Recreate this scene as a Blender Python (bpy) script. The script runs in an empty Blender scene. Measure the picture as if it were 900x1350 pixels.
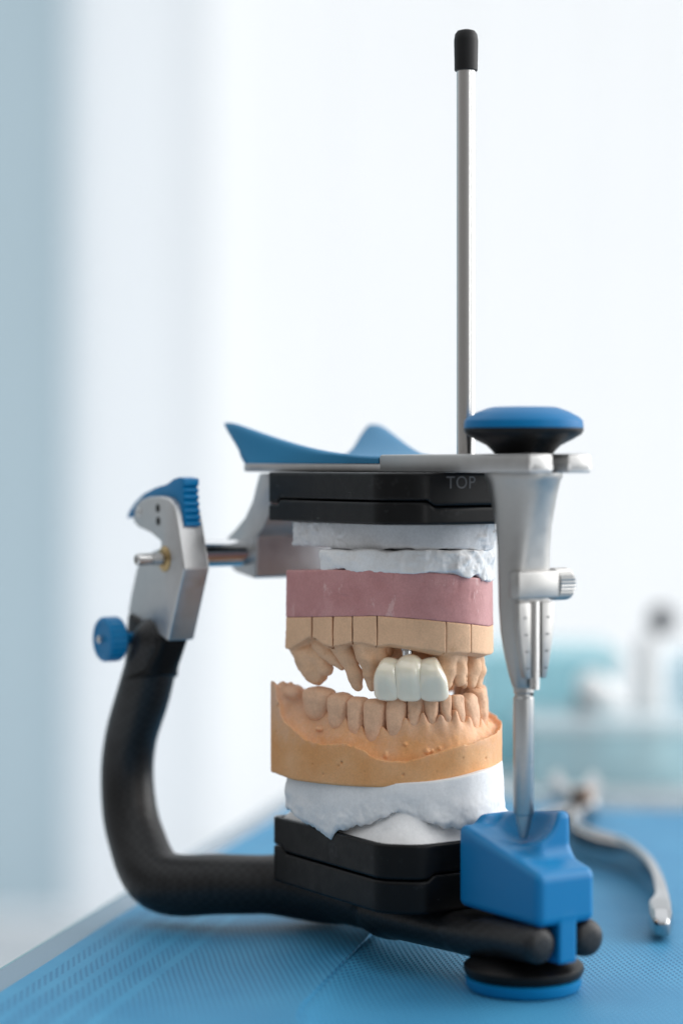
import bpy, bmesh, math, random
import numpy as np
from mathutils import Vector, Matrix

random.seed(7)
MM = 0.001
C = bpy.context.scene.collection
D = bpy.data
TH = math.radians(32.5)
s_, c_ = math.sin(TH), math.cos(TH)
OX, OY = 50.0, 600.0          # front foot of the articulator, mm
EYE = 144.0                   # camera height above the mat, mm
FP = 2880.0                   # focal length in photo pixels (900 px wide)
HX, HY = 450.0, 612.0         # principal point of the level camera in the photo

# ------------------------------------------------------------------ frames
def to_world(f, r, z):
    return (OX + s_ * f + c_ * r, OY - c_ * f + s_ * r, z)
def to_local(x, y):
    dx, dy = x - OX, y - OY
    return (dx * s_ - dy * c_, dx * c_ + dy * s_)
def project(f, r, z):
    x, y, z = to_world(f, r, z)
    return HX + FP * x / y, HY + FP * (EYE - z) / y
def on_r(px, py, r):          # a sight line met with the plane r = const -> (f, z)
    p = (px - HX) / FP
    f = (p * (OY + s_ * r) - (OX + c_ * r)) / (s_ + p * c_)
    x, y, _ = to_world(f, r, 0)
    return f, EYE - (py - HY) * y / FP
def on_f(px, py, f):          # ... with the plane f = const -> (r, z)
    p = (px - HX) / FP
    r = (p * (OY - c_ * f) - (OX + s_ * f)) / (c_ - p * s_)
    x, y, _ = to_world(f, r, 0)
    return r, EYE - (py - HY) * y / FP
def on_z(px, py, z):          # ... with a level plane -> world x, y
    y = (EYE - z) * FP / (py - HY)
    return (px - HX) * y / FP, y

# ------------------------------------------------------------------ materials
def mat(name, color, rough=0.5, metal=0.0, spec=0.5, coat=0.0, sss=0.0, sss_r=(1, .5, .3), sss_scale=0.002,
        var=0.0, var_scale=200.0, bump=0.0, bump_scale=600.0, bump_dist=0.0003, rough_var=0.0, col2=None, stretch=None, aniso=0.0):
    m = D.materials.new(name); m.use_nodes = True
    nt = m.node_tree; b = nt.nodes['Principled BSDF']
    b.inputs['Base Color'].default_value = (*color, 1)
    b.inputs['Roughness'].default_value = rough
    b.inputs['Metallic'].default_value = metal
    b.inputs['Specular IOR Level'].default_value = spec
    b.inputs['Coat Weight'].default_value = coat
    b.inputs['Coat Roughness'].default_value = 0.08
    b.inputs['Anisotropic'].default_value = aniso
    if sss:
        b.inputs['Subsurface Weight'].default_value = sss
        b.inputs['Subsurface Radius'].default_value = sss_r
        b.inputs['Subsurface Scale'].default_value = sss_scale
    tc = nt.nodes.new('ShaderNodeTexCoord')
    src = tc.outputs['Object']
    if stretch:
        mp = nt.nodes.new('ShaderNodeMapping'); mp.inputs['Scale'].default_value = stretch
        nt.links.new(src, mp.inputs['Vector']); src = mp.outputs['Vector']
    if var or col2 or rough_var:
        n = nt.nodes.new('ShaderNodeTexNoise'); n.inputs['Scale'].default_value = var_scale; n.inputs['Detail'].default_value = 6
        n.inputs['Roughness'].default_value = 0.6
        nt.links.new(src, n.inputs['Vector'])
        r = nt.nodes.new('ShaderNodeValToRGB'); r.color_ramp.elements[0].position = .33; r.color_ramp.elements[1].position = .68
        lo = tuple(x * (1 - var) for x in color); hi = col2 or tuple(min(1, x * (1 + var)) for x in color)
        r.color_ramp.elements[0].color = (*lo, 1); r.color_ramp.elements[1].color = (*hi, 1)
        nt.links.new(n.outputs['Fac'], r.inputs['Fac']); nt.links.new(r.outputs['Color'], b.inputs['Base Color'])
        if rough_var:
            mr = nt.nodes.new('ShaderNodeMapRange'); mr.inputs['From Min'].default_value = .3; mr.inputs['From Max'].default_value = .7
            mr.inputs['To Min'].default_value = rough - rough_var; mr.inputs['To Max'].default_value = rough + rough_var
            nt.links.new(n.outputs['Fac'], mr.inputs['Value']); nt.links.new(mr.outputs['Result'], b.inputs['Roughness'])
    if bump:
        n2 = nt.nodes.new('ShaderNodeTexNoise'); n2.inputs['Scale'].default_value = bump_scale; n2.inputs['Detail'].default_value = 5
        nt.links.new(src, n2.inputs['Vector'])
        bp = nt.nodes.new('ShaderNodeBump'); bp.inputs['Strength'].default_value = bump; bp.inputs['Distance'].default_value = bump_dist
        nt.links.new(n2.outputs['Fac'], bp.inputs['Height']); nt.links.new(bp.outputs['Normal'], b.inputs['Normal'])
    return m

M = {}
M['alu'] = mat('satin_aluminium', (.53, .53, .53), .42, .95, var=.05, var_scale=300, bump=.06, bump_scale=2500, bump_dist=.0001, rough_var=.05)
M['alu_beam'] = mat('beam_satin_aluminium', (.46, .457, .45), .42, .95, var=.05, var_scale=300, bump=.06, bump_scale=2500, bump_dist=.0001, rough_var=.05)
M['alu_grey'] = mat('grey_satin_aluminium', (.40, .395, .385), .40, .95, var=.05, var_scale=300, bump=.06, bump_scale=2500, bump_dist=.0001, rough_var=.05)
M['steel'] = mat('polished_steel', (.64, .635, .625), .24, 1.0)
M['chrome'] = mat('bright_steel', (.66, .67, .68), .1, 1.0, rough_var=.03, var_scale=300)
M['tool'] = mat('tool_steel', (.44, .445, .45), .12, 1.0, rough_var=.05, var_scale=200)
M['pivot'] = mat('worn_pivot', (.22, .17, .14), .4, 1.0)
M['brass'] = mat('bronze', (.45, .33, .17), .3, 1.0)
M['blue'] = mat('blue_plastic', (.0015, .175, .40), .38, spec=.28, bump=.05, bump_scale=3000, bump_dist=.0001)
M['blue_knob'] = mat('blue_knob_plastic', (.001, .15, .36), .4, spec=.2, bump=.05, bump_scale=3000, bump_dist=.0001)
M['blue_wing'] = mat('blue_satin_plastic', (.02, .205, .40), .42, spec=.35, bump=.04, bump_scale=3000, bump_dist=.0001)
M['blue_block'] = mat('blue_matte_plastic', (.002, .178, .41), .36, spec=.32, sss=.15, sss_r=(.2, .6, 1), sss_scale=.002, bump=.05, bump_scale=3000, bump_dist=.0001)
M['black'] = mat('black_plastic', (.004, .004, .0044), .42, spec=.22, bump=.12, bump_scale=4000, bump_dist=.0001, rough_var=.06, var_scale=400)
M['plate_black'] = mat('black_moulded_plate', (.004, .0042, .0046), .38, spec=.2, bump=.12, bump_scale=3000, bump_dist=.0001, rough_var=.08, var_scale=250)
M['rubber'] = mat('black_rubber', (.007, .007, .0075), .5, spec=.3)
def speckle(m, amt=.1, scale=1900, dark=True):
    nt = m.node_tree; b = nt.nodes['Principled BSDF']; L = nt.links
    inp = b.inputs['Base Color']; src = inp.links[0].from_socket if inp.links else None
    n = nt.nodes.new('ShaderNodeTexNoise'); n.inputs['Scale'].default_value = scale; n.inputs['Detail'].default_value = 4; n.inputs['Roughness'].default_value = .75
    L.new(nt.nodes['Texture Coordinate'].outputs['Object'], n.inputs['Vector'])
    mr = nt.nodes.new('ShaderNodeMapRange'); mr.inputs['From Min'].default_value = .3; mr.inputs['From Max'].default_value = .7
    mr.inputs['To Min'].default_value = 1 - amt * 1.6; mr.inputs['To Max'].default_value = 1 + amt * .6
    L.new(n.outputs['Fac'], mr.inputs['Value'])
    mx = nt.nodes.new('ShaderNodeMix'); mx.data_type = 'RGBA'; mx.blend_type = 'MULTIPLY'; mx.inputs['Factor'].default_value = 1
    if src: L.new(src, mx.inputs[6])
    else: mx.inputs[6].default_value = inp.default_value
    L.new(mr.outputs['Result'], mx.inputs[7]); L.new(mx.outputs[2], inp)
def worn(m, col, lo, hi, scale, stretch=(1, 1, 1), rot=(0, 0, 0), amt=.6, seed=0.0):
    nt = m.node_tree; b = nt.nodes['Principled BSDF']; L = nt.links
    inp = b.inputs['Base Color']; src = inp.links[0].from_socket if inp.links else None
    mp = nt.nodes.new('ShaderNodeMapping'); mp.inputs['Scale'].default_value = stretch; mp.inputs['Rotation'].default_value = rot; mp.inputs['Location'].default_value = (seed, seed * .7, seed * .3)
    L.new(nt.nodes['Texture Coordinate'].outputs['Object'], mp.inputs['Vector'])
    n = nt.nodes.new('ShaderNodeTexNoise'); n.inputs['Scale'].default_value = scale; n.inputs['Detail'].default_value = 7; n.inputs['Roughness'].default_value = .68
    L.new(mp.outputs['Vector'], n.inputs['Vector'])
    mr = nt.nodes.new('ShaderNodeMapRange'); mr.inputs['From Min'].default_value = lo; mr.inputs['From Max'].default_value = hi; mr.inputs['To Max'].default_value = amt
    L.new(n.outputs['Fac'], mr.inputs['Value'])
    mx = nt.nodes.new('ShaderNodeMix'); mx.data_type = 'RGBA'; L.new(mr.outputs['Result'], mx.inputs['Factor'])
    if src: L.new(src, mx.inputs[6])
    else: mx.inputs[6].default_value = inp.default_value
    mx.inputs[7].default_value = (*col, 1); L.new(mx.outputs[2], inp)
M['steel_satin'] = mat('satin_steel', (.47, .465, .455), .33, 1.0, rough_var=.05, var_scale=600)
M['letter'] = mat('grey_print', (.10, .10, .105), .6)
M['mark'] = mat('dark_engraving', (.06, .065, .07), .6)
M['hole'] = mat('dark_hole', (.008, .008, .008), .8)
M['plaster'] = mat('white_plaster', (.80, .80, .80), .75, spec=.25, var=.05, var_scale=120, bump=.22, bump_scale=700, bump_dist=.0003)
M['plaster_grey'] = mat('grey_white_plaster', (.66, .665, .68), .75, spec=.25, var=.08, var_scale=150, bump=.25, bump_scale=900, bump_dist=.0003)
M['pink'] = mat('pink_stone', (.56, .255, .25), .5, spec=.35, var=.10, var_scale=90, col2=(.61, .31, .305), bump=.3, bump_scale=420, bump_dist=.0003)
M['tan'] = mat('tan_stone', (.79, .50, .31), .62, spec=.3, var=.08, var_scale=130, bump=.3, bump_scale=800, bump_dist=.0003)
M['die'] = mat('tan_stone_die', (.53, .30, .165), .6, spec=.3, var=.14, var_scale=150, bump=.45, bump_scale=500, bump_dist=.0004)
M['orange'] = mat('orange_stone', (.82, .385, .14), .5, spec=.35, var=.08, var_scale=75, col2=(.83, .47, .235), bump=.3, bump_scale=650, bump_dist=.0003, sss=.12, sss_r=(1, .45, .2), sss_scale=.002)
def dusty(m, z0, z1, col):
    nt = m.node_tree; b = nt.nodes['Principled BSDF']; L = nt.links
    src = b.inputs['Base Color'].links[0].from_socket
    tc = nt.nodes['Texture Coordinate']
    sp = nt.nodes.new('ShaderNodeSeparateXYZ'); L.new(tc.outputs['Object'], sp.inputs[0])
    nz = nt.nodes.new('ShaderNodeTexNoise'); nz.inputs['Scale'].default_value = 130; nz.inputs['Detail'].default_value = 6; nz.inputs['Roughness'].default_value = .7
    L.new(tc.outputs['Object'], nz.inputs['Vector'])
    ad = nt.nodes.new('ShaderNodeMath'); ad.operation = 'MULTIPLY_ADD'; ad.inputs[1].default_value = .028; L.new(nz.outputs['Fac'], ad.inputs[0]); L.new(sp.outputs['Z'], ad.inputs[2])
    mr = nt.nodes.new('ShaderNodeMapRange'); mr.inputs['From Min'].default_value = z0 + .014; mr.inputs['From Max'].default_value = z1 + .014; L.new(ad.outputs[0], mr.inputs['Value'])
    mx = nt.nodes.new('ShaderNodeMix'); mx.data_type = 'RGBA'; L.new(mr.outputs['Result'], mx.inputs['Factor']); L.new(src, mx.inputs[6]); mx.inputs[7].default_value = (*col, 1)
    L.new(mx.outputs[2], b.inputs['Base Color'])
dusty(M['orange'], .033, .046, (.76, .475, .315))
M['tooth'] = mat('stone_tooth', (.77, .485, .315), .6, spec=.3, var=.10, var_scale=170, bump=.35, bump_scale=800, bump_dist=.0003)
worn(M['pink'], (.74, .50, .48), .60, .66, 260, (1, 1, .45), (.5, .9, 0), .55)
worn(M['pink'], (.36, .13, .10), .63, .70, 150, (1, 1, .4), (-.6, .4, .3), .6, 3.1)
worn(M['pink'], (.70, .42, .41), .56, .72, 60, (1, 1, 1), (0, 0, 0), .5, 1.7)
for k_ in ('pink', 'tan', 'die', 'orange', 'tooth'): speckle(M[k_], .09)
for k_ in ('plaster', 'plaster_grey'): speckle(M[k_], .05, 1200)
worn(M['tan'], (.50, .26, .13), .62, .72, 170, (1, 1, 1), (0, 0, 0), .45)
worn(M['tooth'], (.60, .31, .15), .60, .74, 140, (1, 1, .6), (0, 0, 0), .5)
worn(M['plate_black'], (.11, .11, .11), .60, .78, 120, (1, 1, 1), (0, 0, 0), .30)
worn(M['plate_black'], (.16, .16, .16), .66, .70, 500, (.15, 1, 1), (.4, .2, .7), .35)
worn(M['black'], (.10, .10, .10), .62, .8, 150, (1, 1, 1), (0, 0, 0), .25)
worn(M['blue_block'], (.05, .22, .45), .60, .8, 110, (1, 1, 1), (0, 0, 0), .25)
worn(M['blue'], (.10, .28, .5), .62, .8, 140, (1, 1, 1), (0, 0, 0), .22)
M['ceramic'] = mat('tooth_ceramic', (.90, .83, .665), .13, spec=.55, coat=1.0, sss=.2, sss_r=(1, .8, .5), sss_scale=.0018, var=.03, var_scale=150, bump=.06, bump_scale=350, bump_dist=.0004)
M['glass_top'] = mat('grey_glass_top', (.20, .285, .37), .16, spec=.5)
M['glass_edge'] = mat('teal_glass_edge', (.09, .33, .36), .15, spec=.6)
M['leg'] = mat('painted_steel_leg', (.5, .52, .54), .35, .6)
M['wall'] = mat('pale_blue_paint', (.40, .50, .57), .8, var=.02, var_scale=2)
M['floor'] = mat('pale_floor', (.62, .64, .66), .45, var=.04, var_scale=3)
M['skirt'] = mat('grey_skirting', (.30, .34, .37), .6)
M['bench'] = mat('white_laminate', (.62, .66, .69), .35)

# carbon: a fine twill over the black tube
def carbon():
    m = mat('black_carbon', (.009, .009, .0095), .42, spec=.4)
    nt = m.node_tree; b = nt.nodes['Principled BSDF']; tc = nt.nodes['Texture Coordinate']
    mp = nt.nodes.new('ShaderNodeMapping'); mp.inputs['Rotation'].default_value = (.6, .7, .8)
    nt.links.new(tc.outputs['Object'], mp.inputs['Vector'])
    ch = nt.nodes.new('ShaderNodeTexChecker'); ch.inputs['Scale'].default_value = 620
    ch.inputs['Color1'].default_value = (.007, .007, .0075, 1); ch.inputs['Color2'].default_value = (.015, .015, .016, 1)
    nt.links.new(mp.outputs['Vector'], ch.inputs['Vector'])
    nt.links.new(ch.outputs['Color'], b.inputs['Base Color'])
    n = nt.nodes.new('ShaderNodeTexNoise'); n.inputs['Scale'].default_value = 1500
    nt.links.new(tc.outputs['Object'], n.inputs['Vector'])
    bp = nt.nodes.new('ShaderNodeBump'); bp.inputs['Strength'].default_value = .2; bp.inputs['Distance'].default_value = .0001
    nt.links.new(n.outputs['Fac'], bp.inputs['Height']); nt.links.new(bp.outputs['Normal'], b.inputs['Normal'])
    return m
M['carbon'] = carbon()

# ------------------------------------------------------------------ objects
def thing(name, label, cat, loc_mm, rotz=0.0, group=None):
    o = D.objects.new(name, None); C.objects.link(o)
    o.empty_display_size = .01
    o.location = Vector(loc_mm) * MM; o.rotation_euler = (0, 0, rotz)
    o['label'] = label; o['category'] = cat
    if group: o['group'] = group
    return o
ROT = math.atan2(-c_, s_)     # local x = forward, local y = right of the articulator

ORG = {}                      # thing -> its origin in (f, r, z)
def emit(name, verts, faces, m, parent, smooth=True, sharp=40, label=None, raw=False):
    """Verts in articulator mm (f, r, z), linked as one mesh under its parent; raw = verts in world mm."""
    v = np.asarray(verts, dtype=float).reshape(-1, 3)
    root = parent
    while root is not None and root.parent is not None: root = root.parent
    if root is not None:
        v = v - np.array(ORG[root.name])
    me = D.meshes.new(name)
    me.from_pydata((v * MM).tolist(), [], [list(map(int, q)) for q in faces])
    me.validate()
    me.materials.append(m)
    if smooth:
        me.shade_smooth()
        if sharp: me.set_sharp_from_angle(angle=math.radians(sharp))
    o = D.objects.new(name, me); C.objects.link(o)
    if parent is not None: o.parent = parent
    if label: o['label'] = label
    return o

def emit_bm(name, bm, m, parent, bevel=0.0, seg=2, sharp=35, label=None, smooth=True):
    bmesh.ops.recalc_face_normals(bm, faces=bm.faces)
    if bevel:
        ed = [e for e in bm.edges if len(e.link_faces) == 2 and e.calc_face_angle(0) > math.radians(28)]
        bmesh.ops.bevel(bm, geom=ed, offset=bevel, segments=seg, profile=.5, affect='EDGES', clamp_overlap=True)
    bm.verts.index_update()
    vs = [tuple(v.co) for v in bm.verts]; fs = [[v.index for v in f.verts] for f in bm.faces]
    bm.free()
    return emit(name, vs, fs, m, parent, smooth, sharp, label)

def bm_prism(bm, poly, lo, hi, axis):
    """poly of 2D points; axis 'z': (f, r) extruded in z; 'r': (f, z) extruded in r; 'f': (r, z) extruded in f."""
    def pt(p, w):
        if axis == 'z': return (p[0], p[1], w)
        if axis == 'r': return (p[0], w, p[1])
        return (w, p[0], p[1])
    a = [bm.verts.new(pt(p, lo)) for p in poly]; b = [bm.verts.new(pt(p, hi)) for p in poly]
    n = len(poly)
    bm.faces.new(a); bm.faces.new(list(reversed(b)))
    for i in range(n):
        bm.faces.new((a[i], b[i], b[(i + 1) % n], a[(i + 1) % n]))
    return bm
def prism(name, poly, lo, hi, axis, m, parent, bevel=.4, seg=2, label=None):
    return emit_bm(name, bm_prism(bmesh.new(), poly, lo, hi, axis), m, parent, bevel, seg, label=label)
def box_poly(a0, a1, b0, b1): return [(a0, b0), (a1, b0), (a1, b1), (a0, b1)]

def bm_lathe(bm, prof, org, axis, n=40, knurl=0.0):
    """prof: list of (radius, distance along axis); closed at both ends."""
    ax = Vector(axis).normalized(); t = ax.orthogonal().normalized(); u = ax.cross(t)
    rings = []
    for rad, h in prof:
        ring = []
        for i in range(n):
            an = 2 * math.pi * i / n
            rr = rad * (1 - (knurl if (i % 2) else 0)) if rad > 0 else 0
            ring.append(bm.verts.new(Vector(org) + ax * h + (t * math.cos(an) + u * math.sin(an)) * max(rr, 1e-3)))
        rings.append(ring)
    for a, b in zip(rings, rings[1:]):
        for i in range(n):
            bm.faces.new((a[i], a[(i + 1) % n], b[(i + 1) % n], b[i]))
    bm.faces.new(list(reversed(rings[0]))); bm.faces.new(rings[-1])
    return bm
def lathe(name, prof, org, axis, m, parent, n=40, knurl=0.0, sharp=35, label=None):
    return emit_bm(name, bm_lathe(bmesh.new(), prof, org, axis, n, knurl), m, parent, 0, sharp=sharp, label=label)

def loft(name, rings, m, parent, sharp=50, label=None):
    bm = bmesh.new(); R = [[bm.verts.new(p) for p in ring] for ring in rings]
    n = len(R[0])
    for a, b in zip(R, R[1:]):
        for i in range(n): bm.faces.new((a[i], a[(i + 1) % n], b[(i + 1) % n], b[i]))
    bm.faces.new(list(reversed(R[0]))); bm.faces.new(R[-1])
    return emit_bm(name, bm, m, parent, 0, sharp=sharp, label=label)

# ------------------------------------------------------------------ distance fields -> meshes
def _hash(ix, iy, iz, seed):
    h = (ix.astype(np.int64) * 374761393 + iy.astype(np.int64) * 668265263 + iz.astype(np.int64) * 2147483647 + seed * 1274126177) & 0xffffffff
    h = ((h ^ (h >> 13)) * 1274126177) & 0xffffffff
    h = (h ^ (h >> 16)) & 0xffff
    return h.astype(np.float32) / 65535.0 * 2 - 1
def vnoise(x, y, z, sc, seed=0):
    x, y, z = x / sc, y / sc, z / sc
    ix, iy, iz = np.floor(x), np.floor(y), np.floor(z)
    fx, fy, fz = x - ix, y - iy, z - iz
    fx, fy, fz = [t * t * (3 - 2 * t) for t in (fx, fy, fz)]
    out = 0
    for a in (0, 1):
        wx = fx if a else 1 - fx
        for b in (0, 1):
            wy = fy if b else 1 - fy
            for c in (0, 1):
                wz = fz if c else 1 - fz
                out = out + wx * wy * wz * _hash(ix + a, iy + b, iz + c, seed)
    return out
def fbm(x, y, z, sc, seed=0, oct=3):
    o, amp = 0, 1.0
    for k in range(oct):
        o = o + amp * vnoise(x, y, z, sc / 2 ** k, seed + k * 17); amp *= .5
    return o / 1.75

def smin(a, b, k):
    h = np.clip(.5 + .5 * (b - a) / k, 0, 1)
    return b * (1 - h) + a * h - k * h * (1 - h)
def smax(a, b, k): return -smin(-a, -b, k)
def sstep(a, b, x):
    t = np.clip((x - a) / (b - a), 0, 1); return t * t * (3 - 2 * t)

def surface(sdf, lo, hi, h, project_steps=1):
    lo = np.array(lo, float); hi = np.array(hi, float)
    B = 8
    nb = np.ceil((hi - lo) / (h * B)).astype(int)
    n = nb * B
    # coarse look at the block centres, then a fine one only where the surface may pass
    cx = [(lo[i] + h * (np.arange(nb[i]) * B + (B - 1) / 2)).astype(np.float32) for i in range(3)]
    X, Y, Z = np.meshgrid(*cx, indexing='ij')
    Cs = np.asarray(sdf(X, Y, Z), np.float32)
    near = np.abs(Cs) < h * B * .87 * 1.7 + .6
    V = np.repeat(np.repeat(np.repeat(Cs, B, 0), B, 1), B, 2).astype(np.float32)
    bi = np.argwhere(near)
    o = np.arange(B)
    for q0 in range(0, len(bi), 800):
        q = bi[q0:q0 + 800] * B
        I = (q[:, 0, None, None, None] + o[:, None, None]) + 0 * o[:, None] + 0 * o
        J = (q[:, 1, None, None, None] + o[:, None]) + 0 * o[:, None, None] + 0 * o
        K = (q[:, 2, None, None, None] + o) + 0 * o[:, None, None] + 0 * o[:, None]
        V[I, J, K] = sdf((lo[0] + h * I).astype(np.float32), (lo[1] + h * J).astype(np.float32), (lo[2] + h * K).astype(np.float32))
    S = V < 0
    cnt = np.zeros(n - 1, np.int8)
    nx, ny, nz = n - 1
    sub = lambda A, d: A[d[0]:d[0] + nx, d[1]:d[1] + ny, d[2]:d[2] + nz]
    corners = [(i, j, k) for i in (0, 1) for j in (0, 1) for k in (0, 1)]
    any_ = np.zeros(n - 1, bool); all_ = np.ones(n - 1, bool)
    for d in corners:
        q = sub(S, d); any_ |= q; all_ &= q
    act = any_ & ~all_
    idx = np.argwhere(act)
    if len(idx) == 0: raise RuntimeError('empty field')
    vid = -np.ones(n - 1, np.int64); vid[act] = np.arange(len(idx))
    acc = np.zeros((len(idx), 3)); cn = np.zeros(len(idx))
    for d in corners:
        for a in range(3):
            if d[a]: continue
            e = list(d); e[a] = 1
            va = V[idx[:, 0] + d[0], idx[:, 1] + d[1], idx[:, 2] + d[2]].astype(float)
            vb = V[idx[:, 0] + e[0], idx[:, 1] + e[1], idx[:, 2] + e[2]].astype(float)
            cr = (va < 0) != (vb < 0)
            t = np.where(cr, va / np.where(cr, va - vb, 1), 0)
            p = np.array(d, float)[None].repeat(len(idx), 0); p[:, a] += t
            acc[cr] += p[cr]; cn[cr] += 1
    P = lo + h * (idx + acc / cn[:, None])
    faces = []
    for a in range(3):
        b, c = (a + 1) % 3, (a + 2) % 3
        A0 = [slice(None)] * 3; A0[a] = slice(0, -1); A1 = [slice(None)] * 3; A1[a] = slice(1, None)
        x = S[tuple(A0)] != S[tuple(A1)]
        q = np.argwhere(x)
        ok = (q[:, b] > 0) & (q[:, c] > 0) & (q[:, b] < n[b] - 1) & (q[:, c] < n[c] - 1)
        q = q[ok]
        ins = S[q[:, 0], q[:, 1], q[:, 2]]
        def cell(db, dc):
            k = q.copy(); k[:, b] -= db; k[:, c] -= dc
            return vid[k[:, 0], k[:, 1], k[:, 2]]
        quad = np.stack([cell(1, 1), cell(0, 1), cell(0, 0), cell(1, 0)], 1)
        quad[~ins] = quad[~ins][:, ::-1]
        faces.append(quad)
    F = np.concatenate(faces)
    F = F[(F >= 0).all(1)]
    e = h * .3
    for _ in range(project_steps):
        x, y, z = P.T.astype(np.float32)
        f0 = np.asarray(sdf(x, y, z), float)
        g = np.stack([sdf(x + e, y, z) - f0, sdf(x, y + e, z) - f0, sdf(x, y, z + e) - f0], 1) / e
        g2 = np.maximum((g * g).sum(1), .2)
        st = -(f0 / g2)[:, None] * g
        ln = np.linalg.norm(st, axis=1, keepdims=True)
        P = P + st * np.minimum(1, .4 * h / np.maximum(ln, 1e-9))
    return P, F
def emit_sdf(name, sdf, lo, hi, h, m, parent, sharp=0, label=None):
    P, F = surface(sdf, lo, hi, h)
    return emit(name, P, F, m, parent, True, sharp, label)

def ell2(x, y, a, b):
    k0 = np.sqrt((x / a) ** 2 + (y / b) ** 2) + 1e-9
    k1 = np.sqrt((x / a ** 2) ** 2 + (y / b ** 2) ** 2) + 1e-9
    return k0 * (k0 - 1) / k1
def capsule(f, r, z, A, B, ra, rb, sq=(1, 1, 1)):
    A = np.array(A, float); B = np.array(B, float)
    pf, pr, pz = f - A[0], r - A[1], z - A[2]
    d = B - A; L = float(d @ d)
    t = np.clip((pf * d[0] + pr * d[1] + pz * d[2]) / L, 0, 1)
    return np.sqrt(((pf - t * d[0]) * sq[0]) ** 2 + ((pr - t * d[1]) * sq[1]) ** 2 + ((pz - t * d[2]) * sq[2]) ** 2) - (ra + (rb - ra) * t)
def rbox(f, r, z, c, hf, k=.5):
    qf, qr, qz = np.abs(f - c[0]) - hf[0] + k, np.abs(r - c[1]) - hf[1] + k, np.abs(z - c[2]) - hf[2] + k
    return np.sqrt(np.maximum(qf, 0) ** 2 + np.maximum(qr, 0) ** 2 + np.maximum(qz, 0) ** 2) + np.minimum(np.maximum(np.maximum(qf, qr), qz), 0) - k
def poly2(x, y, pts):
    """Signed distance to a convex polygon (intersection of its half planes)."""
    area = sum(pts[i][0] * pts[(i + 1) % len(pts)][1] - pts[(i + 1) % len(pts)][0] * pts[i][1] for i in range(len(pts)))
    sg = 1 if area > 0 else -1
    d = None
    for i in range(len(pts)):
        (x0, y0), (x1, y1) = pts[i], pts[(i + 1) % len(pts)]
        L = math.hypot(x1 - x0, y1 - y0)
        q = sg * ((x - x0) * (y1 - y0) - (y - y0) * (x1 - x0)) / L
        d = q if d is None else smax(d, q, 2.6 if max(x0, x1) > -60 else .8)
    return d

#==================================================================== ARTICULATOR
art = thing('dental_articulator', 'metal and black dental articulator with blue knobs holding the two dental casts', 'articulator', (OX, OY, 0), ROT)
ORG[art.name] = (0, 0, 0)

# ---- lower carbon frame: two posts, crossbar, front bar with a forked end
RP = -47.0
def P_(px, py, r=RP):
    f, z = on_r(px, py, r); return (f, r, z)
post = [(P_(207, 845), 7.6), (P_(190, 912), 8.4), (P_(172, 975), 8.3), (P_(168, 1035), 8.5), (P_(178, 1100), 9.0)]
corner = ((-128, RP + 2, 13.5), 9.6)
def spline(ch, k=7):
    out = []
    P = [np.array(list(p) + [q]) for p, q in ch]
    for i in range(len(P) - 1):
        p0, p1, p2, p3 = P[max(i - 1, 0)], P[i], P[i + 1], P[min(i + 2, len(P) - 1)]
        for j in range(k):
            t = j / k
            q = .5 * (2 * p1 + (p2 - p0) * t + (2 * p0 - 5 * p1 + 4 * p2 - p3) * t * t + (3 * p1 - p0 - 3 * p2 + p3) * t ** 3)
            out.append((tuple(q[:3]), float(q[3])))
    out.append((tuple(P[-1][:3]), float(P[-1][3])))
    return out
CH_L = spline(post + [corner, ((-112, -31, 13.6), 9.3), ((-101, -14, 13.4), 8.8), ((-90, -3, 13.0), 8.0)])
CH_R = spline(post + [corner, ((-112, -31, 13.6), 9.3), ((-102, -8, 13.4), 8.8), ((-99, 11, 13.2), 8.4)])
def frame_sdf(f, r, z):
    d = None
    for CH, rr in ((CH_L, r), (CH_R, RP - (r - 58.0))):
        c = None
        for (A, ra), (B, rb) in zip(CH, CH[1:]):
            q = capsule(f, rr, z, A, B, ra, rb)
            c = q if c is None else np.minimum(c, q)
        d = c if d is None else smin(d, c, 6.0)
    bar = smin(capsule(f, r, z, (-100, -6, 13.0), (-58, -3, 12.3), 9.5, 8.0, (1, .85, 1)), capsule(f, r, z, (-58, -3, 12.3), (-2, 0, 12.6), 8.2, 6.6, (1, .62, 1)), 4)
    d = smin(d, bar, 8.0)
    for rp in (-8.2, 8.2):
        d = smin(d, capsule(f, r, z, (-18, rp * .8, 13.5), (16.5, rp, 16.0), 5.6, 5.1), 2.5)
    d = smax(d, f - 19.6, 2.2)
    # flat seat under the mounting plate
    d = smax(d, z - (18.2 + np.maximum(0, f + 10) * .5 + 6 * sstep(-85, -97, f) + 200 * sstep(-97, -115, f)), 1.5)
    return d
emit_sdf('base_frame', frame_sdf, (-165, -62, -1), (25, 76, 96), .9, M['carbon'], art)

# ---- front foot
foot = lathe('front_foot', [(14.5, 3.9), (16.0, 4.2), (16.6, 5.6), (16.4, 6.6), (15.2, 7.6), (9, 9.0), (5.5, 9.6), (5.2, 13)], (0, 0, 0), (0, 0, 1), M['black'], art, 64)
lathe('foot_ring', [(12.5, .1), (15.2, .35), (15.9, 1.5), (16.0, 3.4), (15.0, 3.85)], (0, 0, 0), (0, 0, 1), M['blue'], foot, 64, label='blue ring under the black foot')

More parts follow.
